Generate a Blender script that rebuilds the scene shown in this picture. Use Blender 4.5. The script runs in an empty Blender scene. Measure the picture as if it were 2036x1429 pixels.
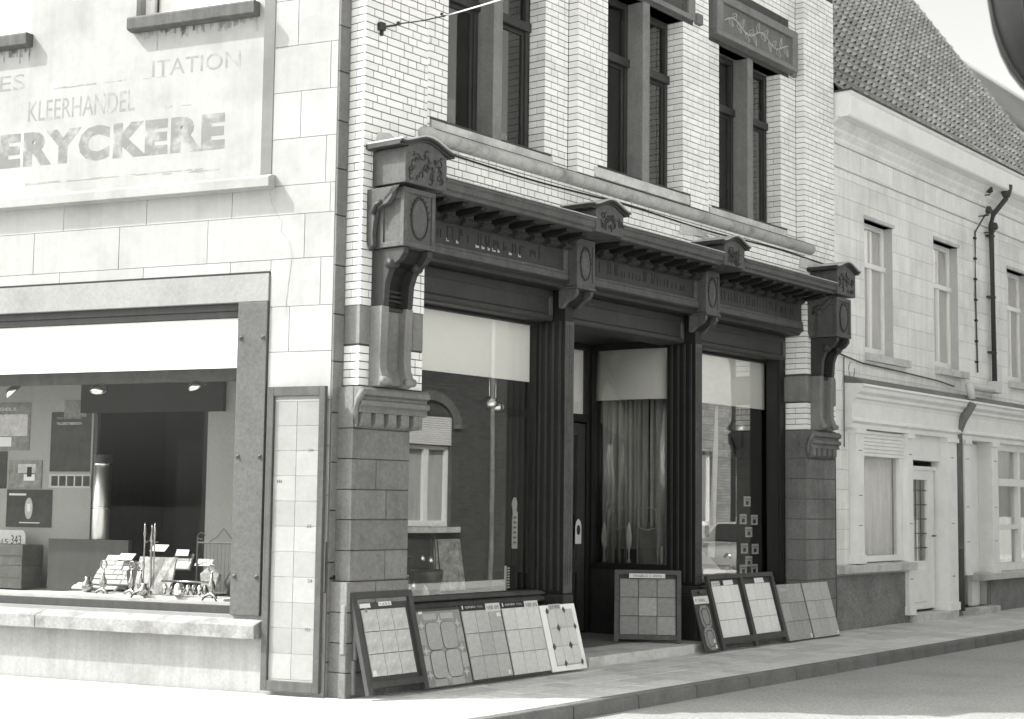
import bpy, bmesh, math, random
from math import radians, sin, cos, pi, tan
from mathutils import Vector, Matrix
random.seed(7)
R = random.Random(11)
sc = bpy.context.scene
COL = sc.collection

# ------------------------------------------------------------------ camera
W, H = 2036.0, 1429.0
F_PX = 3028.8
PITCH, ROLL = radians(5.3986), radians(0.7117)
EYE = 1.6
fw = Vector((0, cos(PITCH), sin(PITCH)))
r0 = Vector((1, 0, 0)); u0 = Vector((0, -sin(PITCH), cos(PITCH)))
rv = cos(ROLL) * r0 + sin(ROLL) * u0
uv = -sin(ROLL) * r0 + cos(ROLL) * u0
cd = bpy.data.cameras.new('camera'); cam = bpy.data.objects.new('camera', cd); COL.objects.link(cam)
cd.sensor_fit = 'HORIZONTAL'; cd.sensor_width = 36.0; cd.lens = F_PX / W * 36.0
cd.clip_start = 0.05; cd.clip_end = 800
cam.matrix_world = Matrix(((rv.x, uv.x, -fw.x, 0), (rv.y, uv.y, -fw.y, 0), (rv.z, uv.z, -fw.z, EYE), (0, 0, 0, 1)))
cd.dof.use_dof = True; cd.dof.focus_distance = 14.5; cd.dof.aperture_fstop = 4.0
sc.camera = cam

# ------------------------------------------------------------------ light
SUN_EL = radians(46); LX, LY = 0.9965, 0.085            # the way sunlight travels over the ground
world = bpy.data.worlds.new('World'); sc.world = world; world.use_nodes = True
nt = world.node_tree; nt.nodes.clear()
sky = nt.nodes.new('ShaderNodeTexSky'); sky.sky_type = 'NISHITA'; sky.sun_disc = False
sky.sun_elevation = SUN_EL; sky.sun_rotation = math.atan2(-LX, -LY)
sky.air_density = 1.0; sky.dust_density = 4.0; sky.ozone_density = 1.0
bw = nt.nodes.new('ShaderNodeRGBToBW')
tn = nt.nodes.new('ShaderNodeMix'); tn.data_type = 'RGBA'; tn.blend_type = 'MULTIPLY'; tn.inputs[0].default_value = 1.0
bg = nt.nodes.new('ShaderNodeBackground'); bg.inputs[1].default_value = 0.15
ow = nt.nodes.new('ShaderNodeOutputWorld')
nt.links.new(sky.outputs[0], bw.inputs[0])
nt.links.new(bw.outputs[0], tn.inputs[6]); tn.inputs[7].default_value = (1.0, 1.0, 0.975, 1)
nt.links.new(tn.outputs[2], bg.inputs[0]); nt.links.new(bg.outputs[0], ow.inputs[0])
sl = bpy.data.lights.new('sun', 'SUN'); sl.energy = 2.3; sl.angle = radians(0.53); sl.color = (1.0, 0.995, 0.965)
sun = bpy.data.objects.new('sun', sl); COL.objects.link(sun)
ld = Vector((LX * cos(SUN_EL), LY * cos(SUN_EL), -sin(SUN_EL)))
sun.rotation_euler = ld.to_track_quat('-Z', 'Y').to_euler(); sun.location = (-20, -5, 25)
sc.view_settings.view_transform = 'Standard'; sc.view_settings.look = 'None'
sc.view_settings.gamma = 1.0; sc.view_settings.use_curve_mapping = False
sc.view_settings.exposure = 1.5

# ------------------------------------------------------------------ frames
AF, AL = radians(52.007), radians(23.577)
A = Vector((-1.51525, 12.72429, 0))                   # foot of the street corner
dF = Vector((cos(AF), sin(AF), 0)); nF = Vector((sin(AF), -cos(AF), 0))
dL = Vector((cos(AL), -sin(AL), 0)); nL = Vector((-sin(AL), -cos(AL), 0))
def PF(s, z=0, o=0): return A + dF * s + nF * o + Vector((0, 0, z))
def PL(s, z=0, o=0): return A + dL * s + nL * o + Vector((0, 0, z))
ZF, ZL = AF, -AL

# ------------------------------------------------------------------ materials
def mat(name, v, rough=0.75, var=0.12, scale=6.0, rnd=0.0, bump=0.0, bscale=60.0, spec=0.3, metal=0.0,
        dirt=0.0, dscale=1.2, streak=0.0, coat=0.0, grain=0.0, emis=0.0):
    m = bpy.data.materials.new(name); m.use_nodes = True
    t = m.node_tree; n = t.nodes; l = t.links
    b = n['Principled BSDF']
    b.inputs['Roughness'].default_value = rough
    b.inputs['Specular IOR Level'].default_value = spec
    b.inputs['Metallic'].default_value = metal
    if coat: b.inputs['Coat Weight'].default_value = coat; b.inputs['Coat Roughness'].default_value = 0.08
    tc = n.new('ShaderNodeTexCoord')
    def noise(sc_, det=6.0, stretch=None):
        x = n.new('ShaderNodeTexNoise'); x.inputs['Scale'].default_value = sc_; x.inputs['Detail'].default_value = det
        x.inputs['Roughness'].default_value = 0.6
        if stretch:
            mp = n.new('ShaderNodeMapping'); mp.inputs['Scale'].default_value = stretch
            l.new(tc.outputs['Object'], mp.inputs[0]); l.new(mp.outputs[0], x.inputs['Vector'])
        else: l.new(tc.outputs['Object'], x.inputs['Vector'])
        return x.outputs['Fac']
    def math_(op, a, c=None, d=None, clamp=False):
        x = n.new('ShaderNodeMath'); x.operation = op; x.use_clamp = clamp
        for i, q in enumerate((a, c, d)):
            if q is None: continue
            if isinstance(q, (int, float)): x.inputs[i].default_value = q
            else: l.new(q, x.inputs[i])
        return x.outputs[0]
    f = math_('MULTIPLY_ADD', math_('SUBTRACT', noise(scale), 0.5), 2.6 * var, 1.0)
    f = math_('MULTIPLY', f, math_('MULTIPLY_ADD', math_('SUBTRACT', noise(scale * 4.3 + 3), 0.5), 1.5 * var + 0.05, 1.0))
    if grain: f = math_('MULTIPLY', f, math_('MULTIPLY_ADD', math_('SUBTRACT', noise(34, 3), 0.5), 4.2 * grain, 1.0))
    if streak: f = math_('MULTIPLY', f, math_('MULTIPLY_ADD', math_('SUBTRACT', noise(14, 4, (1, 1, 0.07)), 0.5), 3 * streak, 1.0))
    if dirt:
        mr = n.new('ShaderNodeMapRange'); mr.inputs[1].default_value = 0.48; mr.inputs[2].default_value = 0.72
        mr.inputs[3].default_value = 1.0; mr.inputs[4].default_value = 1.0 - dirt
        l.new(noise(dscale, 8), mr.inputs[0]); f = math_('MULTIPLY', f, mr.outputs[0])
    if rnd:
        oi = n.new('ShaderNodeObjectInfo'); gi = n.new('ShaderNodeNewGeometry')
        rr_ = math_('FRACT', math_('ADD', oi.outputs['Random'], gi.outputs['Random Per Island']))
        f = math_('MULTIPLY', f, math_('MULTIPLY_ADD', math_('SUBTRACT', rr_, 0.5), 2 * rnd, 1.0))
    f = math_('MULTIPLY', f, v, clamp=True)
    cc = n.new('ShaderNodeCombineColor')
    l.new(f, cc.inputs[0]); l.new(f, cc.inputs[1]); l.new(math_('MULTIPLY', f, 0.985), cc.inputs[2])
    l.new(cc.outputs[0], b.inputs['Base Color'])
    if bump:
        bp = n.new('ShaderNodeBump'); bp.inputs['Strength'].default_value = min(1, bump); bp.inputs['Distance'].default_value = 0.01
        l.new(noise(bscale, 5), bp.inputs['Height']); l.new(bp.outputs[0], b.inputs['Normal'])
    return m

def glass_mat(name, refl=1.6, tint=0.9):
    m = bpy.data.materials.new(name); m.use_nodes = True
    t = m.node_tree; n = t.nodes; l = t.links; n.clear()
    o = n.new('ShaderNodeOutputMaterial'); mx = n.new('ShaderNodeMixShader')
    tr = n.new('ShaderNodeBsdfTransparent'); tr.inputs[0].default_value = (tint, tint, tint * 0.99, 1)
    gl = n.new('ShaderNodeBsdfGlossy'); gl.inputs['Roughness'].default_value = 0.008; gl.inputs[0].default_value = (0.95, 0.95, 0.93, 1)
    tc = n.new('ShaderNodeTexCoord'); ns = n.new('ShaderNodeTexNoise'); ns.inputs['Scale'].default_value = 1.1; ns.inputs['Detail'].default_value = 1
    l.new(tc.outputs['Object'], ns.inputs['Vector'])
    bp = n.new('ShaderNodeBump'); bp.inputs['Strength'].default_value = 0.06; bp.inputs['Distance'].default_value = 0.01
    l.new(ns.outputs['Fac'], bp.inputs['Height']); l.new(bp.outputs[0], gl.inputs['Normal'])
    fr = n.new('ShaderNodeLayerWeight'); fr.inputs[0].default_value = 0.5      # Schlick reflectance, the same from both faces
    pw = n.new('ShaderNodeMath'); pw.operation = 'POWER'; pw.inputs[1].default_value = 4.0
    l.new(fr.outputs['Facing'], pw.inputs[0])
    ma = n.new('ShaderNodeMath'); ma.operation = 'MULTIPLY_ADD'; ma.inputs[1].default_value = 0.95; ma.inputs[2].default_value = 0.045
    l.new(pw.outputs[0], ma.inputs[0])
    mu = n.new('ShaderNodeMath'); mu.operation = 'MULTIPLY'; mu.inputs[1].default_value = refl; mu.use_clamp = True
    l.new(ma.outputs[0], mu.inputs[0]); l.new(mu.outputs[0], mx.inputs[0]); l.new(tr.outputs[0], mx.inputs[1]); l.new(gl.outputs[0], mx.inputs[2])
    l.new(mx.outputs[0], o.inputs[0]); return m

M = {}
M['brick'] = mat('glazed_white_brick', 0.82, rough=0.28, var=0.04, scale=3, rnd=0.06, spec=0.5, dirt=0.17, dscale=2.2, grain=0.03)
M['mortar'] = mat('dark_mortar', 0.075, rough=0.95, var=0.2)
M['band'] = mat('grey_limestone', 0.2, rough=0.85, var=0.12, scale=9, bump=0.25, streak=0.12, dirt=0.25, dscale=2, grain=0.12)
M['stone'] = mat('blue_stone', 0.165, rough=0.85, var=0.18, scale=5, bump=0.3, rnd=0.10, dirt=0.3, dscale=1.6, streak=0.12, grain=0.16)
M['sill'] = mat('weathered_sill_stone', 0.55, rough=0.85, var=0.2, scale=5, bump=0.25, dirt=0.35, dscale=3, grain=0.1)
M['torus'] = mat('weathered_roll_stone', 0.42, rough=0.85, var=0.25, scale=4, bump=0.25, dirt=0.6, dscale=4, grain=0.1)
M['quoin'] = mat('dark_quoin_stone', 0.155, rough=0.85, var=0.15, scale=7, bump=0.2, dirt=0.2, dscale=2, streak=0.12, rnd=0.07, grain=0.12)
M['wood'] = mat('old_dark_painted_wood', 0.034, rough=0.5, var=0.25, scale=5, bump=0.15, spec=0.35, dirt=0.2, dscale=3, streak=0.2, grain=0.15)
M['wood2'] = mat('worn_grey_brown_wood', 0.082, rough=0.6, var=0.25, scale=6, bump=0.2, dirt=0.25, dscale=4, streak=0.2, grain=0.2)
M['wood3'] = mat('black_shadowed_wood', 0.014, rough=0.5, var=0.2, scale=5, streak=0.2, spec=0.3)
M['lead'] = mat('pale_zinc_flashing', 0.45, rough=0.5, var=0.2, scale=6, dirt=0.25, dscale=5)
M['paper'] = mat('white_paper_blind', 0.88, rough=0.9, var=0.02, scale=2, grain=0.02)
M['white'] = mat('white_paint', 0.82, rough=0.55, var=0.05, scale=4, dirt=0.10, dscale=3)
M['plaster'] = mat('pale_wall_plaster', 0.38, rough=0.9, var=0.06, scale=3, dirt=0.22, dscale=1.4, bump=0.15, streak=0.07, rnd=0.05)
M['plasterjoint'] = mat('plaster_joint', 0.26, rough=0.95, var=0.1)
M['plinth'] = mat('grey_plinth_render', 0.34, rough=0.95, var=0.12, scale=4, bump=0.2, streak=0.15, dirt=0.25, dscale=1.3, grain=0.08)
M['panel'] = mat('brown_metal_pilaster', 0.1, rough=0.55, var=0.12, scale=4, dirt=0.15, dscale=3, grain=0.2)
M['lintel'] = mat('grey_lintel_render', 0.29, rough=0.9, var=0.12, scale=5, dirt=0.2, dscale=2.5, grain=0.1)
M['dsill'] = mat('dark_sill_stone', 0.10, rough=0.8, var=0.3, scale=8, streak=0.35)
M['letters'] = mat('faded_grey_lettering', 0.2, rough=0.9, var=0.15, scale=3, dirt=-1.1, dscale=4)
M['letters2'] = mat('ghost_lettering', 0.25, rough=0.9, var=0.15, scale=4, dirt=-0.6, dscale=6)
M['soot'] = mat('soot_stain', 0.30, rough=0.95, var=0.5, scale=9)
M['stucco'] = mat('pale_stucco_block', 0.78, rough=0.9, var=0.06, scale=4, dirt=0.22, dscale=1.1, streak=0.12, rnd=0.06, grain=0.05)
M['stuccoj'] = mat('stucco_joint', 0.5, rough=0.95, var=0.1)
M['darkplinth'] = mat('dark_stippled_plinth', 0.22, rough=0.95, var=0.2, scale=7, dirt=0.4, dscale=2, grain=0.3, bump=0.4)
M['tile'] = mat('clay_pantile', 0.36, rough=0.8, var=0.2, scale=3, rnd=0.22, dirt=0.25, dscale=4, grain=0.1)
M['ptile'] = mat('pale_roof_tile', 0.55, rough=0.8, var=0.2, scale=3)
M['paving'] = mat('concrete_paving_slab', 0.54, rough=0.9, var=0.12, scale=5, rnd=0.13, dirt=0.25, dscale=2, grain=0.14, bump=0.3)
M['pavej'] = mat('paving_joint_sand', 0.06, rough=0.95, var=0.2, scale=20)
M['kerb'] = mat('stone_kerb', 0.155, rough=0.9, var=0.15, scale=6, rnd=0.05, dirt=0.25, dscale=3, grain=0.15, bump=0.3)
M['road'] = mat('worn_asphalt', 0.31, rough=0.9, var=0.10, scale=1.2, dirt=0.22, dscale=0.7, grain=0.30, bump=0.5, bscale=60)
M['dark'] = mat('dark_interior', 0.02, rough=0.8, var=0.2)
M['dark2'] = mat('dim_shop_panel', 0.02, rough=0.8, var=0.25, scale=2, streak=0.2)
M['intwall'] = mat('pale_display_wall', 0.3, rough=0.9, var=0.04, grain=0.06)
M['shelf'] = mat('pale_display_floor', 0.62, rough=0.8, var=0.08, scale=5)
M['black'] = mat('black_iron', 0.02, rough=0.35, var=0.2, spec=0.5)
M['chrome'] = mat('polished_metal', 0.75, rough=0.16, var=0.05, metal=1.0)
M['brass'] = mat('bright_brass', 0.34, rough=0.2, var=0.1, metal=1.0)
M['framewood'] = mat('dark_stained_frame', 0.05, rough=0.55, var=0.2, scale=8, streak=0.2)
M['greywood'] = mat('weathered_grey_frame_wood', 0.085, rough=0.7, var=0.2, scale=8, streak=0.3, dirt=0.2, grain=0.15)
M['tl_cloud'] = mat('clouded_beige_tile', 0.42, rough=0.3, var=0.55, scale=5, spec=0.5, grain=0.06)
M['tl_brown'] = mat('brown_floor_tile', 0.22, rough=0.45, var=0.10, scale=8, rnd=0.10, grain=0.1)
M['tl_mid'] = mat('mid_grey_floor_tile', 0.38, rough=0.45, var=0.08, scale=8, rnd=0.10, grain=0.1)
M['tl_pale'] = mat('pale_grey_floor_tile', 0.55, rough=0.4, var=0.08, scale=8, rnd=0.07, grain=0.08)
M['tl_white'] = mat('near_white_floor_tile', 0.68, rough=0.3, var=0.05, scale=8, rnd=0.06, grain=0.05)
M['tl_sand'] = mat('sandy_stoneware_tile', 0.31, rough=0.5, var=0.14, scale=9, rnd=0.12, grain=0.12)
M['tl_wall'] = mat('glazed_wall_tile', 0.3, rough=0.25, var=0.12, scale=5, rnd=0.15, grain=0.02)
M['card'] = mat('white_card', 0.64, rough=0.9, var=0.03)
M['ink'] = mat('black_ink', 0.03, rough=0.8, var=0.05)
M['grout'] = mat('dark_grout', 0.06, rough=0.9)
M['lsill'] = mat('dirty_sunlit_sill_stone', 0.30, rough=0.9, var=0.25, scale=6, dirt=0.5, dscale=3.5, grain=0.15, bump=0.4)
M['stain'] = mat('damp_stain', 0.36, rough=0.95, var=0.3, scale=6, streak=0.3, dirt=0.3, dscale=5)
M['steel'] = mat('brushed_steel', 0.6, rough=0.38, var=0.1, metal=1.0, streak=0.2)
M['relief'] = mat('pale_relief_edges', 0.42, rough=0.9, var=0.2)
M['curtain'] = mat('net_curtain', 0.8, rough=0.95, var=0.08, scale=5, streak=0.25)
M['curtain2'] = mat('grey_drape', 0.4, rough=0.95, var=0.1, scale=5, streak=0.3)
M['oppbrick'] = mat('dark_red_brick', 0.075, rough=0.9, var=0.2, scale=4, rnd=0.2, grain=0.15)
M['oppbrick2'] = mat('buff_brick', 0.26, rough=0.9, var=0.2, scale=4, rnd=0.2, grain=0.15)
M['oppmortar'] = mat('opposite_mortar', 0.1, rough=0.95)
M['pipe'] = mat('dark_iron_pipe', 0.06, rough=0.6, var=0.2, streak=0.2)
M['wpipe'] = mat('light_pipe', 0.6, rough=0.6, var=0.1)
M['carpaint'] = mat('pale_car_paint', 0.28, rough=0.25, var=0.01, coat=0.8)
M['rubber'] = mat('black_rubber', 0.03, rough=0.8)
M['leafbody'] = mat('dark_mottled_lantern', 0.014, rough=0.6, var=0.5, scale=7, streak=0.4)
M['poster_dark'] = mat('dark_poster_print', 0.035, rough=0.5, var=0.7, scale=7)
M['poster_mid'] = mat('grey_poster_print', 0.18, rough=0.5, var=0.8, scale=9)
M['poster_pale'] = mat('pale_poster_print', 0.45, rough=0.5, var=0.5, scale=8)
M['marble'] = mat('veined_stone_sample', 0.35, rough=0.3, var=0.9, scale=16)
G = glass_mat('shop_glass', 2.5, 0.98)
GL = glass_mat('display_glass', 0.22, 0.97)
GU = glass_mat('upper_window_glass', 1.2, 0.92)

# ------------------------------------------------------------------ mesh helper (local axes: x = along wall, y = -out, z = up)
class MB:
    def __init__(s): s.v = []; s.f = []
    def add(s, vs, fs):
        k = len(s.v); s.v += vs; s.f += [tuple(i + k for i in f) for f in fs]; return s
    def box(s, s0, s1, o0, o1, z0, z1, c=0.0):
        if s1 < s0: s0, s1 = s1, s0
        if o1 < o0: o0, o1 = o1, o0
        if z1 < z0: z0, z1 = z1, z0
        y0, y1 = -o1, -o0
        if c <= 0:
            s.add([(s0, y0, z0), (s1, y0, z0), (s1, y1, z0), (s0, y1, z0), (s0, y0, z1), (s1, y0, z1), (s1, y1, z1), (s0, y1, z1)],
                  [(0, 3, 2, 1), (4, 5, 6, 7), (0, 1, 5, 4), (1, 2, 6, 5), (2, 3, 7, 6), (3, 0, 4, 7)])
        else:      # front edges chamfered
            s.add([(s0, y1, z0), (s1, y1, z0), (s1, y1, z1), (s0, y1, z1),
                   (s0, y0 + c, z0), (s1, y0 + c, z0), (s1, y0 + c, z1), (s0, y0 + c, z1),
                   (s0 + c, y0, z0 + c), (s1 - c, y0, z0 + c), (s1 - c, y0, z1 - c), (s0 + c, y0, z1 - c)],
                  [(0, 3, 2, 1), (0, 1, 5, 4), (1, 2, 6, 5), (2, 3, 7, 6), (3, 0, 4, 7),
                   (4, 5, 9, 8), (5, 6, 10, 9), (6, 7, 11, 10), (7, 4, 8, 11), (8, 9, 10, 11)])
        return s
    def prism(s, pts, axis, t0, t1):
        n = len(pts)
        def P(p, t):
            if axis == 's': return (t, -p[0], p[1])      # pts = (o, z)
            if axis == 'o': return (p[0], -t, p[1])      # pts = (s, z)
            return (p[0], -p[1], t)                      # pts = (s, o)
        s.add([P(p, t0) for p in pts] + [P(p, t1) for p in pts],
              [tuple(range(n)), tuple(range(2 * n - 1, n - 1, -1))] + [(i, (i + 1) % n, n + (i + 1) % n, n + i) for i in range(n)])
        return s
    def tube(s, pts, r, n=8, cap=True):
        pts = [Vector((p[0], -p[1], p[2])) for p in pts]; rings = []
        for i, p in enumerate(pts):
            a = pts[max(0, i - 1)]; b = pts[min(len(pts) - 1, i + 1)]; d = (b - a).normalized()
            x = d.cross(Vector((0, 0, 1)))
            if x.length < 1e-3: x = d.cross(Vector((0, 1, 0)))
            x.normalize(); y = d.cross(x)
            rr = r[i] if isinstance(r, (list, tuple)) else r
            rings.append([tuple(p + (x * cos(2 * pi * k / n) + y * sin(2 * pi * k / n)) * rr) for k in range(n)])
        vs = [q for rg in rings for q in rg]; fs = []
        for i in range(len(pts) - 1):
            for k in range(n):
                fs.append((i * n + k, i * n + (k + 1) % n, (i + 1) * n + (k + 1) % n, (i + 1) * n + k))
        if cap: fs += [tuple(range(n)), tuple(range(len(vs) - 1, len(vs) - n - 1, -1))]
        return s.add(vs, fs)
    def lathe(s, prof, cx, co, z0=0, n=20):
        vs = []; fs = []
        for r, z in prof:
            vs += [(cx + r * cos(2 * pi * k / n), -co + r * sin(2 * pi * k / n), z0 + z) for k in range(n)]
        for i in range(len(prof) - 1):
            for k in range(n): fs.append((i * n + k, i * n + (k + 1) % n, (i + 1) * n + (k + 1) % n, (i + 1) * n + k))
        fs += [tuple(range(n)), tuple(range(len(vs) - 1, len(vs) - n - 1, -1))]
        return s.add(vs, fs)
    def ball(s, c, rx, ro, rz, n=12, m=8):
        prof = [(max(1e-3, sin(pi * i / m)), -cos(pi * i / m)) for i in range(m + 1)]
        b = MB().lathe(prof, 0, 0, 0, n)
        return s.add([(c[0] + x * rx, -c[1] + y * ro, c[2] + z * rz) for x, y, z in b.v], b.f)
    def mesh(s, name, material, smooth=False):
        me = bpy.data.meshes.new(name); me.from_pydata(s.v, [], s.f)
        bm = bmesh.new(); bm.from_mesh(me); bmesh.ops.recalc_face_normals(bm, faces=bm.faces); bm.to_mesh(me); bm.free()
        if material: me.materials.append(material)
        if smooth:
            for p in me.polygons: p.use_smooth = True
        return me
    def build(s, name, material, parent=None, bevel=0.0, smooth=False, label=None, kind=None):
        o = bpy.data.objects.new(name, s.mesh(name, material, smooth)); COL.objects.link(o)
        if parent: o.parent = parent
        if bevel:
            b = o.modifiers.new('bevel', 'BEVEL'); b.width = bevel; b.segments = 2; b.limit_method = 'ANGLE'
        if smooth:
            try: o.data.shade_auto_smooth(angle=radians(40))
            except Exception: pass
        if label: o['label'] = label
        if kind: o['kind'] = kind
        return o

def inst(name, me, parent, loc=(0, 0, 0), rot=(0, 0, 0), scale=None):
    o = bpy.data.objects.new(name, me); COL.objects.link(o); o.parent = parent
    o.location = (loc[0], -loc[1], loc[2]); o.rotation_euler = rot
    if scale: o.scale = scale
    return o
def thing(name, label, cat, loc, rz=0.0, rx=0.0, group=None, kind=None):
    o = bpy.data.objects.new(name, None); COL.objects.link(o); o.empty_display_size = 0.2
    o.location = loc; o.rotation_euler = (rx, 0, rz)
    if kind: o['kind'] = kind
    if label: o['label'] = label
    if cat and not kind: o['category'] = cat
    if group: o['group'] = group
    return o
def single(mb, name, material, label, cat, loc, rz=0.0, bevel=0.0, smooth=False, group=None, rx=0.0):
    o = mb.build(name, material, None, bevel, smooth)
    o.location = loc; o.rotation_euler = (rx, 0, rz); o['label'] = label; o['category'] = cat
    if group: o['group'] = group
    return o
def text(name, body, size, material, parent, loc, width=None, bold=0.0, align='LEFT', depth=0.0, height=None):
    c = bpy.data.curves.new(name, 'FONT'); c.body = body; c.size = size; c.align_x = align; c.offset = bold; c.extrude = depth
    c.resolution_u = 3; c.space_character = 1.0 + bold * 7
    tmp = bpy.data.objects.new(name, c); COL.objects.link(tmp)
    dg = bpy.context.evaluated_depsgraph_get(); me = bpy.data.meshes.new_from_object(tmp.evaluated_get(dg))
    bpy.data.objects.remove(tmp); me.materials.clear(); me.materials.append(material)
    xs = [v.co.x for v in me.vertices]; ys = [v.co.y for v in me.vertices]
    sx = width / (max(xs) - min(xs)) if width else 1.0
    sy = height / (max(ys) - min(ys)) if height else sx
    x0 = min(xs); y0 = min(ys)
    for v in me.vertices: v.co.x = (v.co.x - (x0 if width else 0)) * sx; v.co.y = (v.co.y - (y0 if height else 0)) * sy
    o = bpy.data.objects.new(name, me); COL.objects.link(o); o.parent = parent
    o.location = (loc[0], -loc[1], loc[2]); o.rotation_euler = (pi / 2, 0, 0)
    return o
def subtract(rects, holes):
    for h in holes:
        out = []
        for (a, b, c, d) in rects:
            if h[0] >= b - 1e-4 or h[1] <= a + 1e-4 or h[2] >= d - 1e-4 or h[3] <= c + 1e-4: out.append((a, b, c, d)); continue
            if h[0] > a: out.append((a, h[0], c, d))
            if h[1] < b: out.append((h[1], b, c, d))
            m0, m1 = max(a, h[0]), min(b, h[1])
            if h[2] > c: out.append((m0, m1, c, h[2]))
            if h[3] < d: out.append((m0, m1, h[3], d))
        rects = out
    return rects
def wall_mb(rect, holes, o0, o1):
    m = MB()
    for (a, b, c, d) in subtract([rect], holes): m.box(a, b, o0, o1, c, d)
    return m
def blocks(parent, name, material, rect, holes, o0, o1, rows, blen, gap, c=0.004, jitter=0.15, limit=300, off=None):
    """stone blocks laid in courses; every block is a part"""
    lst = []; z = rect[2]; i = 0
    while z < rect[3] - 0.02:
        hgt = rows[i % len(rows)] if isinstance(rows, (list, tuple)) else rows
        z1 = min(z + hgt, rect[3]); s = rect[0] - (blen * 0.5 if i % 2 else 0) + (off or 0)
        while s < rect[1]:
            L = blen * (1 + R.uniform(-jitter, jitter)); a, b = max(s, rect[0]), min(s + L, rect[1])
            if b - a > 0.03:
                for q in subtract([(a, b, z, z1)], holes):
                    if q[1] - q[0] > 0.025 and q[3] - q[2] > 0.02: lst.append(q)
            s += L
        z = z1; i += 1
    lst.sort(key=lambda q: q[0]) if parent is not row_dummy else None
    rest = MB(); k = 0
    for (a, b, c0, d) in lst:
        g = gap / 2; p = R.uniform(-0.001, 0.001)
        if k < limit: MB().box(a + g, b - g, o0, o1 + p, c0 + g, d - g, c).build(name, material, parent)
        else: rest.box(a + g, b - g, o0, o1 + p, c0 + g, d - g, c)
        k += 1
    if rest.v: rest.build(name + '_courses', material, parent, kind='stuff')
row_dummy = object()

# ================================================================== GROUND
def gz(s): return 0.028 - 0.0032 * s          # the pavement falls very slightly along the street
# road
rd = MB(); rd.v = [(-300, -300, -0.12), (300, -300, -0.12), (300, 300, -0.12), (-300, 300, -0.12)]; rd.f = [(0, 1, 2, 3)]
o = rd.build('road', M['road']); o['kind'] = 'structure'; o['label'] = 'smooth grey asphalt road in front of the pavement'
# pavement outline in world coordinates: along L, round the corner, along F
WK = 1.80; WL = 3.3
crn = None
def line_int(p, d, q, e):
    t = ((q.x - p.x) * e.y - (q.y - p.y) * e.x) / (d.x * e.y - d.y * e.x); return p + d * t
crn = line_int(PF(0, 0, WK), dF, PL(0, 0, WL), dL)
rad = 3.0
outer = [PL(-30, 0, WL)]
pa = crn - dL * rad; pb = crn + dF * rad
arc = []
for i in range(13):
    t = i / 12; arc.append(pa * (1 - t) ** 2 + crn * 2 * t * (1 - t) + pb * t * t)
kl = [PL(-30, 0, WL) + (pa - PL(-30, 0, WL)) * (i / 30) for i in range(30)] + arc
L2 = (PF(40, 0, WK) - pb).length; nst = int(L2 / 0.95)
kl += [pb + dF * (L2 * (i + 1) / nst) for i in range(nst)]
pv = [PL(-30, 0, 0)] + kl + [PF(40, 0, -0.3), PF(0, 0, 0)]
m = MB(); n_ = len(pv)
m.v = [(p.x, p.y, -0.012) for p in pv]; m.f = [tuple(range(n_))]
o = m.build('pavement', M['pavej']); o['kind'] = 'structure'; o['label'] = 'pale paved footway round the shop corner'
pave = o
kb = thing('kerb', 'rounded stone kerb along the edge of the pavement', None, (0, 0, 0), kind='structure')
for i in range(len(kl) - 1):
    a, b = kl[i], kl[i + 1]; d = (b - a).normalized(); nn = Vector((d.y, -d.x, 0))
    L = (b - a).length; g = 0.006
    q = MB()
    prof = [(0.13, -0.12), (0.125, -0.02), (0.105, 0.004), (0.02, 0.006), (0, 0.0), (0, -0.12)]
    q.prism([(x, z - 0.004) for x, z in prof], 's', g, L - g)
    ob = q.build('kerb_stone', M['kerb'], kb); ob.location = a - nn * 0.12; ob.rotation_euler = (0, 0, math.atan2(d.y, d.x))
# slabs along the F street
fp = bpy.data.objects.new('x', None)
slab_me = {}
def slab(L, wd):
    k = (round(L, 2), round(wd, 2))
    if k not in slab_me:
        q = MB(); c = 0.006; g = 0.008
        a, b, e, f = g, L - g, g, wd - g
        q.v = [(a, e, -0.03), (b, e, -0.03), (b, f, -0.03), (a, f, -0.03), (a, e, -c), (b, e, -c), (b, f, -c), (a, f, -c),
               (a + c, e + c, 0), (b - c, e + c, 0), (b - c, f - c, 0), (a + c, f - c, 0)]
        q.f = [(0, 3, 2, 1), (0, 1, 5, 4), (1, 2, 6, 5), (2, 3, 7, 6), (3, 0, 4, 7), (4, 5, 9, 8), (5, 6, 10, 9), (6, 7, 11, 10), (7, 4, 8, 11), (8, 9, 10, 11)]
        slab_me[k] = q.mesh('paving_slab', M['paving'])
    return slab_me[k]
cells = []
for r_ in range(6):
    oo = 1.665 - 0.3 * (r_ + 1)
    s = -0.2 - (0.15 if r_ % 2 else 0)
    while s < 17.5:
        cells.append((s, oo)); s += 0.3
cells.sort(key=lambda c: c[0]); rest = MB(); cnt = 0
for (s, oo) in cells:
    if oo < 0.02 and s < 9.2: pass
    p = PF(s, 0, oo + 0.3); z = -0.004 + R.uniform(-0.002, 0.002)
    if cnt < 299:
        ob = bpy.data.objects.new('paving_slab', slab(0.3, 0.3)); COL.objects.link(ob); ob.parent = pave
        ob.location = (p.x, p.y, z); ob.rotation_euler = (R.uniform(-.003, .003), R.uniform(-.003, .003), ZF); cnt += 1
    else:
        a = PF(s + .004, z, oo + .004); b = PF(s + .296, z, oo + .004); c_ = PF(s + .296, z, oo + .296); d_ = PF(s + .004, z, oo + .296)
        rest.add([tuple(a), tuple(b), tuple(c_), tuple(d_)] + [(q.x, q.y, z - 0.02) for q in (a, b, c_, d_)],
                 [(0, 1, 2, 3), (0, 1, 5, 4), (1, 2, 6, 5), (2, 3, 7, 6), (3, 0, 4, 7)])
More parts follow.
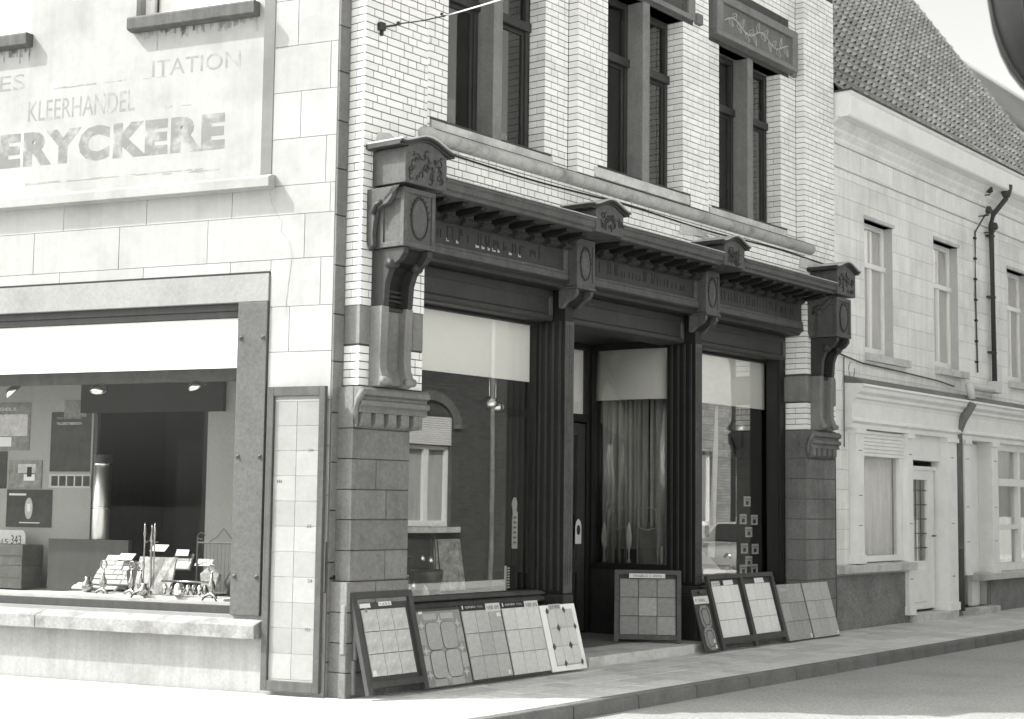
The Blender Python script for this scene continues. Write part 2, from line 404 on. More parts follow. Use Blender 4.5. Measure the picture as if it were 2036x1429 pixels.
def inside(p):
    c = False; n = len(pv); j = n - 1
    for i in range(n):
        a, b = pv[i], pv[j]
        if (a.y > p.y) != (b.y > p.y) and p.x < (b.x - a.x) * (p.y - a.y) / (b.y - a.y) + a.x: c = not c
        j = i
    return c
# slabs in front of the sunlit wall and at the corner, joined
for r_ in range(11):
    oo = 0.02 + 0.3 * r_; s = -12 - (0.15 if r_ % 2 else 0)
    while s < 1.6:
        ctr = PL(s + .15, 0, oo + .15); qf = ctr - A
        if (qf.dot(dF) < 0.0 or qf.dot(nF) > 1.55) and all(inside(PL(s + u_, 0, oo + v_)) for u_ in (0, .3) for v_ in (0, .3)):
            a = PL(s + .004, -0.0085, oo + .004); b = PL(s + .296, -0.0085, oo + .004); c_ = PL(s + .296, -0.0085, oo + .296); d_ = PL(s + .004, -0.0085, oo + .296)
            rest.add([tuple(a), tuple(b), tuple(c_), tuple(d_)], [(0, 1, 2, 3)])
        s += 0.3
rest.build('paving_slabs', M['paving'], pave, kind='stuff')
bpy.data.objects.remove(fp)

# ================================================================== WHITE CORNER BUILDING (L)
LB = thing('white_corner_building', 'white plastered corner building with faded painted shop name above its display window', 'building', A, ZL)
win = (-7.6, -0.925, 0.63, 3.305); uw = [(-2.10, -0.80, 5.94, 8.0), (-4.6, -3.31, 5.94, 8.0), (-7.1, -5.8, 5.94, 8.0)]
wall_mb((-14, 0.0, -0.15, 9.5), [win] + uw, -0.30, -0.012).build('wall', M['plasterjoint'], LB)
# return of the wall along the side street and rear body
q = MB(); 
blocks(LB, 'wall_block', M['plaster'], (-9.0, -0.0, 0.46, 4.30), [(win[0], -0.62, 0.40, 3.55)], -0.02, 0.0, [0.385, 0.415, 0.39, 0.41], 0.95, 0.004, c=0.002, jitter=0.05, limit=90)
blocks(LB, 'wall_block', M['plaster'], (-0.64, -0.0, 4.30, 9.5), [], -0.02, 0.0, [0.41], 0.55, 0.004, c=0.002, limit=60)
q = wall_mb((-14, -0.0, -0.15, 0.46), [], -0.02, 0.004); q.build('plinth', M['plinth'], LB)
# raised sign field above, with chamfered right edge, ledge beneath
q = MB()
for (a, b, c, d) in subtract([(-14, -0.722, 4.36, 9.5)], uw): q.box(a, b, -0.02, 0.05, c, d)
q.prism([(-0.722, 0.05), (-0.722, -0.02), (-0.645, -0.02), (-0.645, 0.0)], 'z', 4.36, 9.5)
q.build('sign_field', M['plaster'], LB)
MB().prism([(0.0, 4.275), (0.105, 4.287), (0.11, 4.37), (0.045, 4.40), (0.0, 4.40)], 's', -14, -0.60).build('ledge', M['plaster'], LB, bevel=0.004)
t_ = text('painted_lettering', 'ERYCKERE', 0.4, M['letters'], LB, (-3.62, 0.0512, 4.668), width=2.52, height=0.33, bold=0.024); t_['label'] = 'large faded grey letters ERYCKERE'
for v in t_.data.vertices: v.co.y += (v.co.x - 1.2) * -0.004
t_ = text('painted_lettering', 'KLEERHANDEL', 0.25, M['letters2'], LB, (-3.30, 0.0512, 5.10), width=1.22, height=0.19, bold=0.0); t_['label'] = 'thin faded lettering line above the large name'
t_ = text('painted_lettering', 'ITATION', 0.25, M['letters2'], LB, (-1.90, 0.0512, 5.385), width=0.94, height=0.15); t_['label'] = 'almost vanished upper line of lettering'
t_ = text('painted_lettering', 'ES', 0.25, M['letters2'], LB, (-3.66, 0.0512, 5.42), width=0.3, height=0.15); t_['label'] = 'almost vanished letters ES'
q = MB()
for (a, b, z) in ((-3.11, -2.19, 5.385), (-2.0, -1.75, 5.375), (-1.75, -1.45, 5.09), (-3.3, -1.2, 4.50), (-1.75, -1.15, 4.48)):
    s = a
    while s < b:
        w_ = R.uniform(.03, .12); h_ = R.uniform(.004, .016)
        if R.random() < 0.75: q.box(s, min(b, s + w_), 0.045, 0.0512, z + R.uniform(-.006, .006), z + h_)
        s += w_
q.build('faded_rule', M['letters2'], LB, kind='stuff')
# crack in the plaster
q = MB(); pts = [(-0.66, 4.28), (-0.63, 4.15), (-0.57, 4.05), (-0.52, 3.98), (-0.53, 3.9), (-0.45, 3.82), (-0.41, 3.7), (-0.43, 3.55), (-0.46, 3.3), (-0.45, 3.15)]
for i in range(len(pts) - 1):
    (a, za), (b, zb) = pts[i], pts[i + 1]; q.add([(a, -0.0015, za), (a + .006, -0.0015, za), (b + .006, -0.0015, zb), (b, -0.0015, zb)], [(0, 1, 2, 3)])
q.build('wall_crack', M['soot'], LB)
# window surround
MB().box(-8.2, -0.63, -0.02, 0.014, 3.305, 3.545).build('lintel', M['lintel'], LB, bevel=0.003)
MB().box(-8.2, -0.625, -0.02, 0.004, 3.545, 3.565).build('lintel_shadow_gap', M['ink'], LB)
pil = MB().box(-0.925, -0.63, -0.10, 0.022, 0.63, 3.300).build('pilaster_panel', M['panel'], LB, bevel=0.004)
for (a, z) in ((-0.885, 2.99), (-0.665, 2.99), (-0.885, 1.97), (-0.665, 1.97), (-0.665, 0.955), (-0.885, 0.955)):
    q = MB(); q.v = [(a - .018, -.022, z - .018), (a + .018, -.022, z - .018), (a + .018, -.022, z + .018), (a - .018, -.022, z + .018), (a, -.05, z)]
    q.f = [(0, 1, 4), (1, 2, 4), (2, 3, 4), (3, 0, 4), (0, 3, 2, 1)]; q.build('stud', M['panel'], pil)
s_ = MB().prism([(-0.14, 0.63), (-0.14, 0.46), (0.02, 0.445), (0.135, 0.445), (0.14, 0.56), (0.0, 0.60)], 's', -2.9, -0.60)
s_.build('window_sill', M['lsill'], LB, bevel=0.006)
MB().prism([(-0.14, 0.63), (-0.14, 0.46), (0.02, 0.445), (0.135, 0.445), (0.14, 0.56), (0.0, 0.60)], 's', -8.2, -2.905).build('window_sill', M['lsill'], LB, bevel=0.006)
sw = MB().box(-7.6, -0.93, -0.16, -0.04, 3.24, 3.305).box(-7.6, -0.93, -0.17, -0.055, 3.185, 3.24).box(-0.972, -0.93, -0.17, -0.09, 0.70, 3.185) \
    .box(-7.6, -0.93, -0.17, -0.06, 0.60, 0.70).box(-7.6, -7.55, -0.17, -0.06, 0.7, 3.2).build('shop_window', M['framewood'], LB, bevel=0.003)
MB().box(-7.55, -0.972, -0.080, -0.074, 0.70, 3.185).build('pane', GL, sw)
MB().box(-7.55, -0.972, -0.165, -0.10, 0.70, 0.725).build('glazing_bead', M['lead'], sw)
for k, (a, b, c, d) in enumerate(uw):
    wq = MB().box(a, a + .07, -.16, -.08, c, d).box(b - .07, b, -.16, -.08, c, d).box(a + .07, b - .07, -.16, -.08, c, c + .09).box(a + .07, b - .07, -.16, -.08, 6.9, 7.0).build('window', M['white'], LB, bevel=.004)
    MB().box(a + .07, b - .07, -.13, -.126, c + .09, 6.9).build('pane', GU, wq)
    MB().box(a + .07, b - .07, -.2, -.19, c + .05, 8).build('blind', M['paper'], wq)
    MB().prism([(-.16, c), (-.16, c - .10), (.09, c - .13), (.145, c - .115), (.15, c - .02), (.14, c)], 's', a - .03, b + .03).build('window_sill', M['dsill'], LB, bevel=.006)
    q = MB()
    for i in range(60):
        s = R.uniform(a, b); l_ = abs(R.gauss(0, .05)) + .01; q.box(s, s + R.uniform(.01, .04), .045, .0516, c - .13 - l_, c - .115)
    q.build('soot_stain', M['soot'], LB, kind='stuff')
# dark corner quoins facing the side street (plane of the F street)
q = MB().box(-0.25, 0.13, -0.35, -0.012, -0.15, 9.5)
FB0 = thing('brick_shop_building', 'white glazed brick shop building with dark carved timber shopfront on the side street', 'building', A, ZF)
z = -0.15; i = 0
while z < 9.0:
    hgt = (0.43, 0.40, 0.415)[i % 3]
    MB().box(0.004, 0.128, -0.15, 0.02, z + .004, z + hgt - .004, 0.004).build('quoin_stone', M['quoin'], FB0, bevel=0.004); z += hgt; i += 1
MB().box(-0.0, 0.13, -0.3, -0.010, -0.15, 9.5).build('quoin_backing', M['mortar'], FB0)
q = MB().tube([(0.06, 0.012, 0.98), (0.15, 0.03, 0.985)], 0.012, 6); q.box(0.02, .12, 0, .03, .955, .975); q.build('iron_clamp', M['black'], FB0)
# roof, back and body of L building (seen only from elsewhere, they throw the street shadow)
q = MB().box(-14, -1.5, -9, -2.9, -0.15, 9.4); q.build('rear_body', M['plaster'], LB)
q = MB().prism([(0.25, 9.35), (0.25, 9.5), (-4.5, 12.6), (-9, 9.5), (-9, 9.35)], 's', -14, -0.0); q.build('roof', M['tile'], LB)

# --- interior of the L window
IN = MB().box(-7.7, -0.70, -1.6, -0.3, 0.55, 0.70).build('display_floor', M['shelf'], LB)
MB().box(-7.7, -3.42, -1.32, -1.27, 0.7, 2.80).build('display_wall', M['intwall'], LB)
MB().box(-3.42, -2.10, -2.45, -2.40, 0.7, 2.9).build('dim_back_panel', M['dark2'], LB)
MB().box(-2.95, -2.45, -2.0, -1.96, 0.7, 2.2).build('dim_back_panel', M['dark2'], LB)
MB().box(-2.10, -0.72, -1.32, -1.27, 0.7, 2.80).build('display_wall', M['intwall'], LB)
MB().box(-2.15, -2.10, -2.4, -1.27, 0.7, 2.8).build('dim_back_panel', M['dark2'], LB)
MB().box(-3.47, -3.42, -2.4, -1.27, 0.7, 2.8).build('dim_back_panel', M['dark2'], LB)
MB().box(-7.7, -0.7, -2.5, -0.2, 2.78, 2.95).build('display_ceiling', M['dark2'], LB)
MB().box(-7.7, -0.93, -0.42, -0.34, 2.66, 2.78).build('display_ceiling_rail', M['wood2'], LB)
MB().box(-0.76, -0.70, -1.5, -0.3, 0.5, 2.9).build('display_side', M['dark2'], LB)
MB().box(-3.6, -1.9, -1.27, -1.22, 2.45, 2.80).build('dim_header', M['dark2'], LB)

def on_L(name, mb, material, label, cat, s, o, z=0, **k): return single(mb, name, material, label, cat, PL(s, z, o), ZL, **k)
b_ = on_L('paper_blind', MB().box(-3.31, 3.31, 0, 0.004, 0, 0.435), M['paper'], 'long white paper blind across the top of the sunlit corner window', 'blind', -4.285, -0.090, 2.745)

def poster(s, o, z0, w, h, material, label, extra=None):
    t = thing('poster', label, 'poster', PL(s, z0, o), ZL, group='posters on the display wall')
    MB().box(0, w, 0, 0.004, 0, h).build('sheet', material, t)
    if extra: extra(t, w, h)
    return t
def ex1(t, w, h):
    text('print', 'VILLEROY&BOCH', 0.06, M['card'], t, (0.07, 0.006, h - .13), width=w * 0.62, height=0.028)
    text('print', 'TEGELS VLOEREN WANDEN', 0.03, M['tl_mid'], t, (0.07, 0.006, h - .07), width=w * 0.6, height=0.018)
    MB().box(0.16, 0.44, 0.004, 0.006, 0.55, 0.72).build('print', M['poster_mid'], t)
def ex2(t, w, h):
    for i in range(5): MB().box(.03 + i * .1, .11 + i * .1, 0.004, 0.006, 0.02, h - .02).build('print', M['poster_dark'], t)
def ex3(t, w, h):
    MB().box(.03, w - .03, 0.004, 0.006, h * .3, h - .12).build('print', M['poster_pale'], t)
    MB().box(.03, w * .6, 0.004, 0.006, .04, h * .28).build('print', M['card'], t)
    text('print', 'TEGELS', 0.05, M['card'], t, (0.05, 0.006, h - .08), width=w * 0.6, height=0.03)
def ex4(t, w, h):
    MB().prism([(w / 2 + .05 * cos(a), h * .5 + .11 * sin(a)) for a in [i * pi / 8 for i in range(16)]], 'o', .004, .006).build('print', M['tl_mid'], t)
    MB().box(w / 2 - .02, w / 2 + .02, .006, .007, h * .42, h * .62).build('print', M['card'], t)
    MB().box(w * .3, w * .75, .004, .006, .04, .05).build('print', M['card'], t)
    MB().box(.03, .25, .004, .006, h - .06, h - .04).build('print', M['card'], t)
def ex5(t, w, h):
    MB().box(.12, w - .08, .004, .006, h * .55, h - .04).build('print', M['poster_pale'], t)
    MB().box(.2, .34, .004, .006, .08, h * .5).build('print', M['card'], t)
    MB().box(.24, .30, .006, .007, .12, .22).build('print', M['ink'], t)
poster(-3.995, -1.265, 1.865, 0.50, 0.60, M['poster_dark'], 'tall dark poster with VILLEROY&BOCH heading beside the shiny stovepipe', ex1)
poster(-3.995, -1.265, 1.70, 0.52, 0.14, M['tl_mid'], 'narrow strip of small tile pictures under the tall dark poster', ex2)
poster(-4.85, -1.265, 2.08, 0.58, 0.49, M['poster_mid'], 'framed kitchen picture poster at top left of the display wall', ex3)
poster(-4.52, -1.265, 1.69, 0.43, 0.29, M['poster_mid'], 'small poster of a fireplace room between the kitchen poster and the dark one', ex5)
poster(-4.95, -1.265, 1.69, 0.40, 0.38, M['poster_dark'], 'dark poster cut by the left edge of the picture', None)
poster(-4.53, -1.265, 1.30, 0.58, 0.38, M['poster_dark'], 'wide dark poster with a glowing oval lamp in its middle', ex4)
t = thing('price_card', 'pale handwritten price card reading -15 343 above the tile boxes', 'price sign', PL(-4.52, 1.10, -1.12), ZL)
MB().prism([(0, 0), (.36, 0), (.38, .03), (.38, .13), (.35, .17), (.02, .17), (0, .15)], 'o', 0, .006).build('card', M['tl_pale'], t)
text('print', '-15', .1, M['ink'], t, (.03, .008, .03), width=.13, height=.05); text('print', '343', .12, M['ink'], t, (.2, .008, .03), width=.13, height=.09)
# tile boxes lower left
k_ = 0
for (s, z, w, h, lab) in ((-4.25, 0.715, .40, .22, 'brown carton of tiles, lower right of the stack at the window left'), (-4.25, .937, .40, .20, 'brown carton of tiles on top of the stack beside the dark panel'),
                          (-4.67, .715, .41, .22, 'brown carton of tiles, bottom left of the stack in the window'), (-4.67, .937, .41, .20, 'brown carton of tiles, top left of the stack under the price card')):
    t = thing('tile_carton', lab, 'carton', PL(s, z, -0.75), ZL, group='cartons of tiles in the corner window')
    MB().box(0, w, -.3, 0, 0, h).build('carton', M['wood2'], t, bevel=.004)
    MB().box(.02, w - .02, 0, .003, h * .45, h * .5).build('seam', M['framewood'], t)
on_L('wooden_screen', MB().box(0, .95, -.05, 0, 0, .49), M['framewood'], 'dark wooden screen board standing behind the tile samples', 'screen', -3.62, -.85, .715)
# stovepipe
t = thing('stovepipe', 'shiny upright metal stovepipe in front of the dark back of the corner window', 'stovepipe', PL(-3.08, 0.72, -0.95), ZL)
MB().tube([(0, 0, 0), (0, 0, 1.30)], .085, 20).build('pipe', M['steel'], t, smooth=True)
for z in (.25, .78, 1.2): MB().tube([(0, 0, z), (0, 0, z + .02)], .089, 20).build('seam_ring', M['chrome'], t, smooth=True)
# spot lamps
for i, (s, z) in enumerate(((-2.69, 2.63), (-1.61, 2.64), (-3.72, 2.62))):
    t = thing('spot_lamp', ('chrome bowl spot lamp, the middle one under the window ceiling', 'chrome bowl spot lamp nearest the right frame of the corner window', 'chrome bowl spot lamp cut by the left picture edge')[i], 'lamp', PL(s, z, -.36), ZL, group='chrome lamps in the corner window')
    ob = MB().lathe([(.012, .035), (.04, .03), (.075, .0), (.09, -.03), (.085, -.032), (.06, -.005), (.01, .01)], 0, 0, 0, 18).build('reflector', M['chrome'], t, smooth=True); ob.rotation_euler = (radians(28), radians(15 - 24 * i), 0)
    MB().tube([(0, 0, .03), (0, 0, .13)], .008, 8).build('stem', M['chrome'], t)
    MB().ball((0, 0.0, .0), .022, .022, .028, 10, 6).build('bulb', M['card'], t, smooth=True)
# white cloth slab display and samples
t = thing('display_plinth', 'white covered low step on which the tile samples lie', 'display stand', PL(-3.05, .705, -.22), ZL)
MB().prism([(0, 0), (1.9, 0), (1.9, -.55), (.45, -.65), (.12, -.35)], 'z', 0, .035).build('cover', M['card'], t, bevel=.004)
for i, (s, o, z, w, h, a) in enumerate(((-2.82, -.52, .80, .50, .30, 40), (-2.95, -.40, .76, .50, .05, 60), (-2.1, -.75, .95, .22, .16, 20))):
    t = thing('stone_sample', ('sloping sample of narrow stone strips at the left of the fire irons', 'low pale stone strip sample in front of the sloping sample', 'small square pale sample leaning behind')[i], 'tile sample', PL(s, z, o), ZL, rx=-radians(a))
    n_r = max(1, int(h / .055))
    for r_ in range(n_r):
        cpos = 0
        while cpos < w - .02:
            cw = min(R.uniform(.09, .2), w - cpos); MB().box(cpos + .002, cpos + cw - .002, 0, .015 + R.uniform(0, .008), r_ * .055 + .002, r_ * .055 + .052, .003).build('stone_strip', M['tl_sand'] if i != 1 else M['tl_pale'], t); cpos += cw
    MB().box(0, w, -.01, 0, 0, h).build('backing', M['framewood'], t)
    MB().box(.03, .17, .02, .024, h - .03, h + .03).build('card', M['card'], t)
for i, (s, z) in enumerate(((-2.62, 1.03), (-2.0, .97), (-1.75, 1.0), (-2.25, 1.12))):
    on_L('info_card', MB().box(0, .17, 0, .003, 0, .09), M['card'], ('small white card lying left behind the andiron', 'small white card behind the brass tools', 'small white card in front of the fire screen', 'small white card propped at the back of the samples')[i], 'card', s, -.62, z, rx=-radians(50))
on_L('marble_sample', MB().box(0, .40, 0, .02, 0, .34), M['marble'], 'veined pale marble slab standing behind the andirons', 'tile sample', -2.25, -.42, .74, rx=-radians(14))
# fireplace tool set
t = thing('fire_tool_set', 'brass fireplace tool set with three upright spear handles', 'fire tools', PL(-2.08, .71, -.42), ZL)
MB().lathe([(.11, 0), (.11, .012), (.03, .03), (.012, .05), (.01, .50), (.02, .52), (.006, .60), (.002, .66)], 0, 0, 0, 14).build('stand', M['brass'], t, smooth=True)
for a in (-.055, .055):
    MB().lathe([(.004, .08), (.007, .3), (.007, .55), (.016, .57), (.010, .60), (.012, .62), (.002, .68)], a, .03, 0, 10).build('tool', M['brass'], t, smooth=True)
MB().tube([(-.07, 0, .50), (0, .02, .515), (.07, 0, .50)], .006, 6).build('hanger', M['brass'], t)
MB().box(-.09, -.03, .02, .04, .02, .12).build('shovel', M['brass'], t, bevel=.004)
# andirons
def andiron(s, o, lab):
    t = thing('andiron', lab, 'andiron', PL(s, .712, o), ZL, group='andirons in the corner window')
    MB().lathe([(.035, 0), (.02, .02), (.012, .06), (.03, .1), (.034, .14), (.014, .19), (.008, .25)], 0, 0, 0, 14).build('post', M['brass'], t, smooth=True)
    MB().tube([(.035 * cos(a), 0, .29 + .035 * sin(a)) for a in [i * 2 * pi / 14 for i in range(15)]], .007, 6, cap=False).build('ring', M['brass'], t, smooth=True)
    MB().tube([(0, -.02, .05), (0, -.16, .05), (0, -.3, .045)], .012, 6).build('bar', M['black'], t)
    MB().tube([(-.08, .02, 0), (-.05, .02, .05), (0, .01, .07), (.05, .02, .05), (.08, .02, 0)], .014, 8).build('foot', M['brass'], t, smooth=True)
andiron(-2.48, -.26, 'brass ring-topped andiron at the left of the window display')
andiron(-2.18, -.28, 'brass ring-topped andiron just left of the tool set')
andiron(-2.06, -.25, 'brass ring-topped andiron right beside the tool set')
andiron(-1.30, -.25, 'brass ring-topped andiron nearest the window right frame')
t = thing('fire_basket', 'row of polished scrolled bars forming a low fireplace basket', 'fire basket', PL(-1.85, .712, -.33), ZL)
for i in range(8):
    ob = MB().ball((i * .062, 0, .09), .019, .03, .05, 10, 7).build('baluster', M['brass'] if i % 2 else M['chrome'], t, smooth=True)
MB().box(-.03, .50, -.02, .03, .0, .03).build('base_bar', M['black'], t, bevel=.004); MB().tube([(-.04, 0, .16), (.50, 0, .16)], .010, 8).build('top_bar', M['brass'], t, smooth=True)
t = thing('fire_screen', 'black wire fire screen with scrolled iron top behind the andirons', 'fire screen', PL(-1.72, .74, -.62), ZL)
for a in (0, .56): MB().tube([(a, 0, 0), (a, 0, .52)], .009, 6).build('upright', M['wood2'], t)
for z in (.02, .47): MB().tube([(0, 0, z), (.56, 0, z)], .009, 6).build('rail', M['wood2'], t)
MB().tube([(.04 + .04 * cos(a), 0, .53 + .03 * sin(a)) for a in [i * .5 for i in range(11)]], .005, 5).build('scroll', M['wood2'], t)
MB().tube([(.12, 0, .48), (.2, 0, .52), (.28, 0, .60), (.36, 0, .52), (.46, 0, .48)], .006, 5).build('scroll', M['wood2'], t)
q = MB()
for i in range(14): q.tube([(.02 + i * .04, 0, .02), (.02 + i * .04, 0, .47)], .0015, 4)
q.build('mesh', M['black'], t, kind='stuff')
on_L('paper_roll', MB().tube([(0, 0, 0), (0, 0, .62)], .03, 12), M['card'], 'pale rolled paper standing behind the fire screen', 'roll', -1.32, -.75, .9, smooth=True)
for i in range(4):
    on_L('fire_poker', MB().tube([(0, 0, 0), (.01 * i, 0, .45), (.01 * i, 0, .6)], [.006, .006, .012], 6), M['black'], ('black fire poker left of the paper roll', 'black fire poker just right of the paper roll', 'tall black fire poker behind the screen', 'black fire poker nearest the frame')[i], 'poker', (-1.40, -1.26, -1.20, -1.14)[i], -.8, 1.0, group='black pokers standing behind the fire screen')
on_L('vase', MB().lathe([(.05, 0), (.1, .08), (.11, .16), (.06, .24), (.04, .30), (.06, .33)], 0, 0), M['black'], 'dark rounded vase at the right end of the window', 'vase', -1.24, -.55, .72, smooth=True)

for i, (s_, o_, h_, lab) in enumerate(((-2.72, -.34, .14, 'small round brass pot at the far left of the andirons'), (-1.98, -.20, .11, 'little round brass pot in front of the tool set'), (-1.62, -.22, .12, 'little chrome pot in front of the fire screen'))):
    on_L('metal_pot', MB().lathe([(.03, 0), (.055, h_ * .3), (.05, h_ * .6), (.025, h_ * .8), (.03, h_)], 0, 0, 0, 14), M['brass' if i < 2 else 'chrome'], lab, 'pot', s_, o_, .74, smooth=True)
for i, (s_, lab) in enumerate(((-2.36, 'square dark framed tile lying behind the left andirons'), (-1.55, 'crumpled pale rock sample behind the fire basket'))):
    on_L('rock_sample', MB().prism([(0, 0), (.16, .02), (.19, .12), (.08, .19), (-.02, .12)], 'o', 0, .05), M['framewood' if i == 0 else 'marble'], lab, 'sample', s_, -.5, .82, bevel=.01)
# tall framed panel of glazed wall tiles at the corner
t = thing('tile_display_board', 'tall narrow framed board of white wall tiles standing upright against the sunlit wall', 'display board', PL(-0.565, 0.028, 0.035), ZL)
MB().box(0, .058, 0, .045, 0, 2.53).box(.502, .56, 0, .045, 0, 2.53).box(.058, .502, 0, .045, 0, .085).box(.058, .502, 0, .045, 2.45, 2.53).build('frame', M['greywood'], t, bevel=.004)
MB().box(.058, .502, 0, .012, .085, 2.45).build('backing', M['card'], t)
R2 = random.Random(5)
for r_ in range(11):
    for c_ in range(2):
        z0 = .10 + r_ * .21; v = R2.random()
        tl = MB().box(.061 + c_ * .220, .061 + c_ * .220 + .218, .012, .020, z0, z0 + .207, .002).build('wall_tile', M['tl_wall'], t)
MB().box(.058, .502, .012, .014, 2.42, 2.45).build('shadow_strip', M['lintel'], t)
for (a, z, s_) in ((.10, 1.72, '...'), (.40, 1.98, 'L94'), (.40, 1.35, '25'), (.42, .90, '24'), (.41, .50, '103')):
    text('tile_number', s_, .05, M['wood2'], t, (a, .022, z), width=.045, height=.028)

# ================================================================== BRICK SHOP BUILDING (F)
FB = FB0
CO = 0.068
P_, Rr = 0.19, 0.07                                   # proud and recessed wall planes
TOP = 8.3
# (s0, s1, plane, z0, z1)
zones = [(0.13, 0.95, P_, 3.25, TOP), (0.95, 3.25, Rr, 4.95, TOP), (3.25, 5.85, P_, 4.95, TOP), (5.85, 8.22, Rr, 4.95, TOP), (8.22, 9.07, P_, 4.40, TOP),
         (0.95, 8.22, P_, 4.36, 4.84), (0.13, 0.94, P_, 2.57, 2.92), (8.23, 9.07, P_, 2.57, 2.92), (8.23, 9.07, P_, 3.27, 4.40)]
wins = [(1.36, 2.85, 5.09, 7.05, Rr), (3.79, 5.28, 5.09, 7.05, P_), (6.29, 7.81, 5.09, 7.05, Rr)]
stone_holes = [(1.12, 2.98, 4.95, 5.09), (3.62, 5.45, 4.95, 5.09), (6.12, 7.98, 4.95, 5.09),
               (5.85, 8.04, 7.05, 7.80), (3.55, 5.5, 7.05, 7.80), (1.1, 3.1, 7.05, 7.80)]
holes = [w[:4] for w in wins] + stone_holes
q = MB()
for (a, b, pl, c, d) in zones:
    for (e, f, g, h) in subtract([(a, b, c, d)], [w[:4] for w in wins]): q.box(e + .008, f - .004, -0.10 if pl == Rr else -0.05, pl - 0.006, g, h)
q.box(0.13, 9.07, 0.02, 0.184, 8.3, 9.5)
for (a, b) in ((8.238, 9.066),): q.box(a, b, -0.10, 0.184, -0.15, 4.40)
q.box(0.14, 0.79, -0.33, 0.18, -0.15, 2.57); q.box(0.14, 0.938, -0.33, 0.184, 2.57, 3.25); q.box(0.94, 8.23, -0.33, 0.10, 3.86, 4.36); q.box(0.94, 8.23, -0.3, 0.184, 4.84, 4.95)
q.build('wall', M['mortar'], FB)
brick_list = []
def put_row(a, b, z, pl, row, lret, rlim):
    """one course of bricks from s=a to s=b; lret = depth of the brick return seen at the left end"""
    pat = [0.22, 0.11] if row % 2 else [0.11, 0.22]
    s = a; k = 0; first = True
    while s < b - 1e-3:
        L = R.choice((0.22, 0.22, 0.11, 0.11, 0.11)) if not first else (0.11 if row % 2 else 0.22)
        if first and R.random() < 0.12: L = 0.055 + 0.11
        e = min(s + L, b)
        if b - e < 0.04: e = b
        if first and lret:
            if row % 2 and lret > 0.13:
                brick_list.append((s, e, pl - lret * 0.52, pl, z)); brick_list.append((s, s + .06, pl - lret, pl - lret * .52 - .006, z))
            else: brick_list.append((s, e, pl - lret, pl, z))
        else: brick_list.append((s, e, pl - 0.03, pl, z))
        s = e; first = False; k += 1
for (a, b, pl, c, d) in zones:
    row = int(round(c / CO)); z = c
    while z < d - 0.03:
        z1 = z + CO
        for (e, f, g, h) in subtract([(a, b, z, min(z1, d))], holes):
            if h - g < 0.03 or f - e < 0.03: continue
            lret = 0
            if abs(e - a) < 1e-3 and pl == P_ and a in (0.13,): lret = 0.19
            if abs(e - a) < 1e-3 and a == 3.25: lret = 0.12
            if abs(e - a) < 1e-3 and a == 8.22 and z > 4.9: lret = 0.12
            if abs(e - a) < 1e-3 and a == 8.23: lret = 0.29
            for w in wins:
                if abs(e - w[1]) < 1e-3: lret = (0.20 if pl == Rr else 0.24)
            k0 = len(brick_list); put_row(e, f, g, pl, row, lret, 0)
            for i in range(k0, len(brick_list)): brick_list[i] = brick_list[i] + (min(h - g, CO),)
        row += 1; z = z1
camp = cam.matrix_world.translation
def vis(bk):
    p = PF((bk[0] + bk[1]) / 2, bk[4], bk[3]); d = p - camp; c = d.dot(fw)
    x = W / 2 + F_PX * d.dot(rv) / c; y = H / 2 - F_PX * d.dot(uv) / c
    inside = -10 < x < W + 10 and -10 < y < H + 10
    return (0 if inside else 1, c)
brick_list.sort(key=vis)
cache = {}; rest = MB(); n = 0
for (a, b, o0, o1, z, h) in brick_list:
    g = 0.0042; L = round(b - a, 3); D = round(o1 - o0, 3); hh = round(h, 3)
    pj = R.uniform(-.0008, .0008)
    if n < 300:
        k = (L, D, hh)
        if k not in cache: cache[k] = MB().box(g, L - g, 0, D, g, hh - g, 0.0022).mesh('brick', M['brick'])
        ob = inst('brick', cache[k], FB, (a, o0 + pj, z)); n += 1
    else: rest.box(a + g, b - g, o0 + pj, o1 + pj, z + g, z + h - g, 0.0022)
rest.build('brick_courses', M['brick'], FB, kind='stuff')

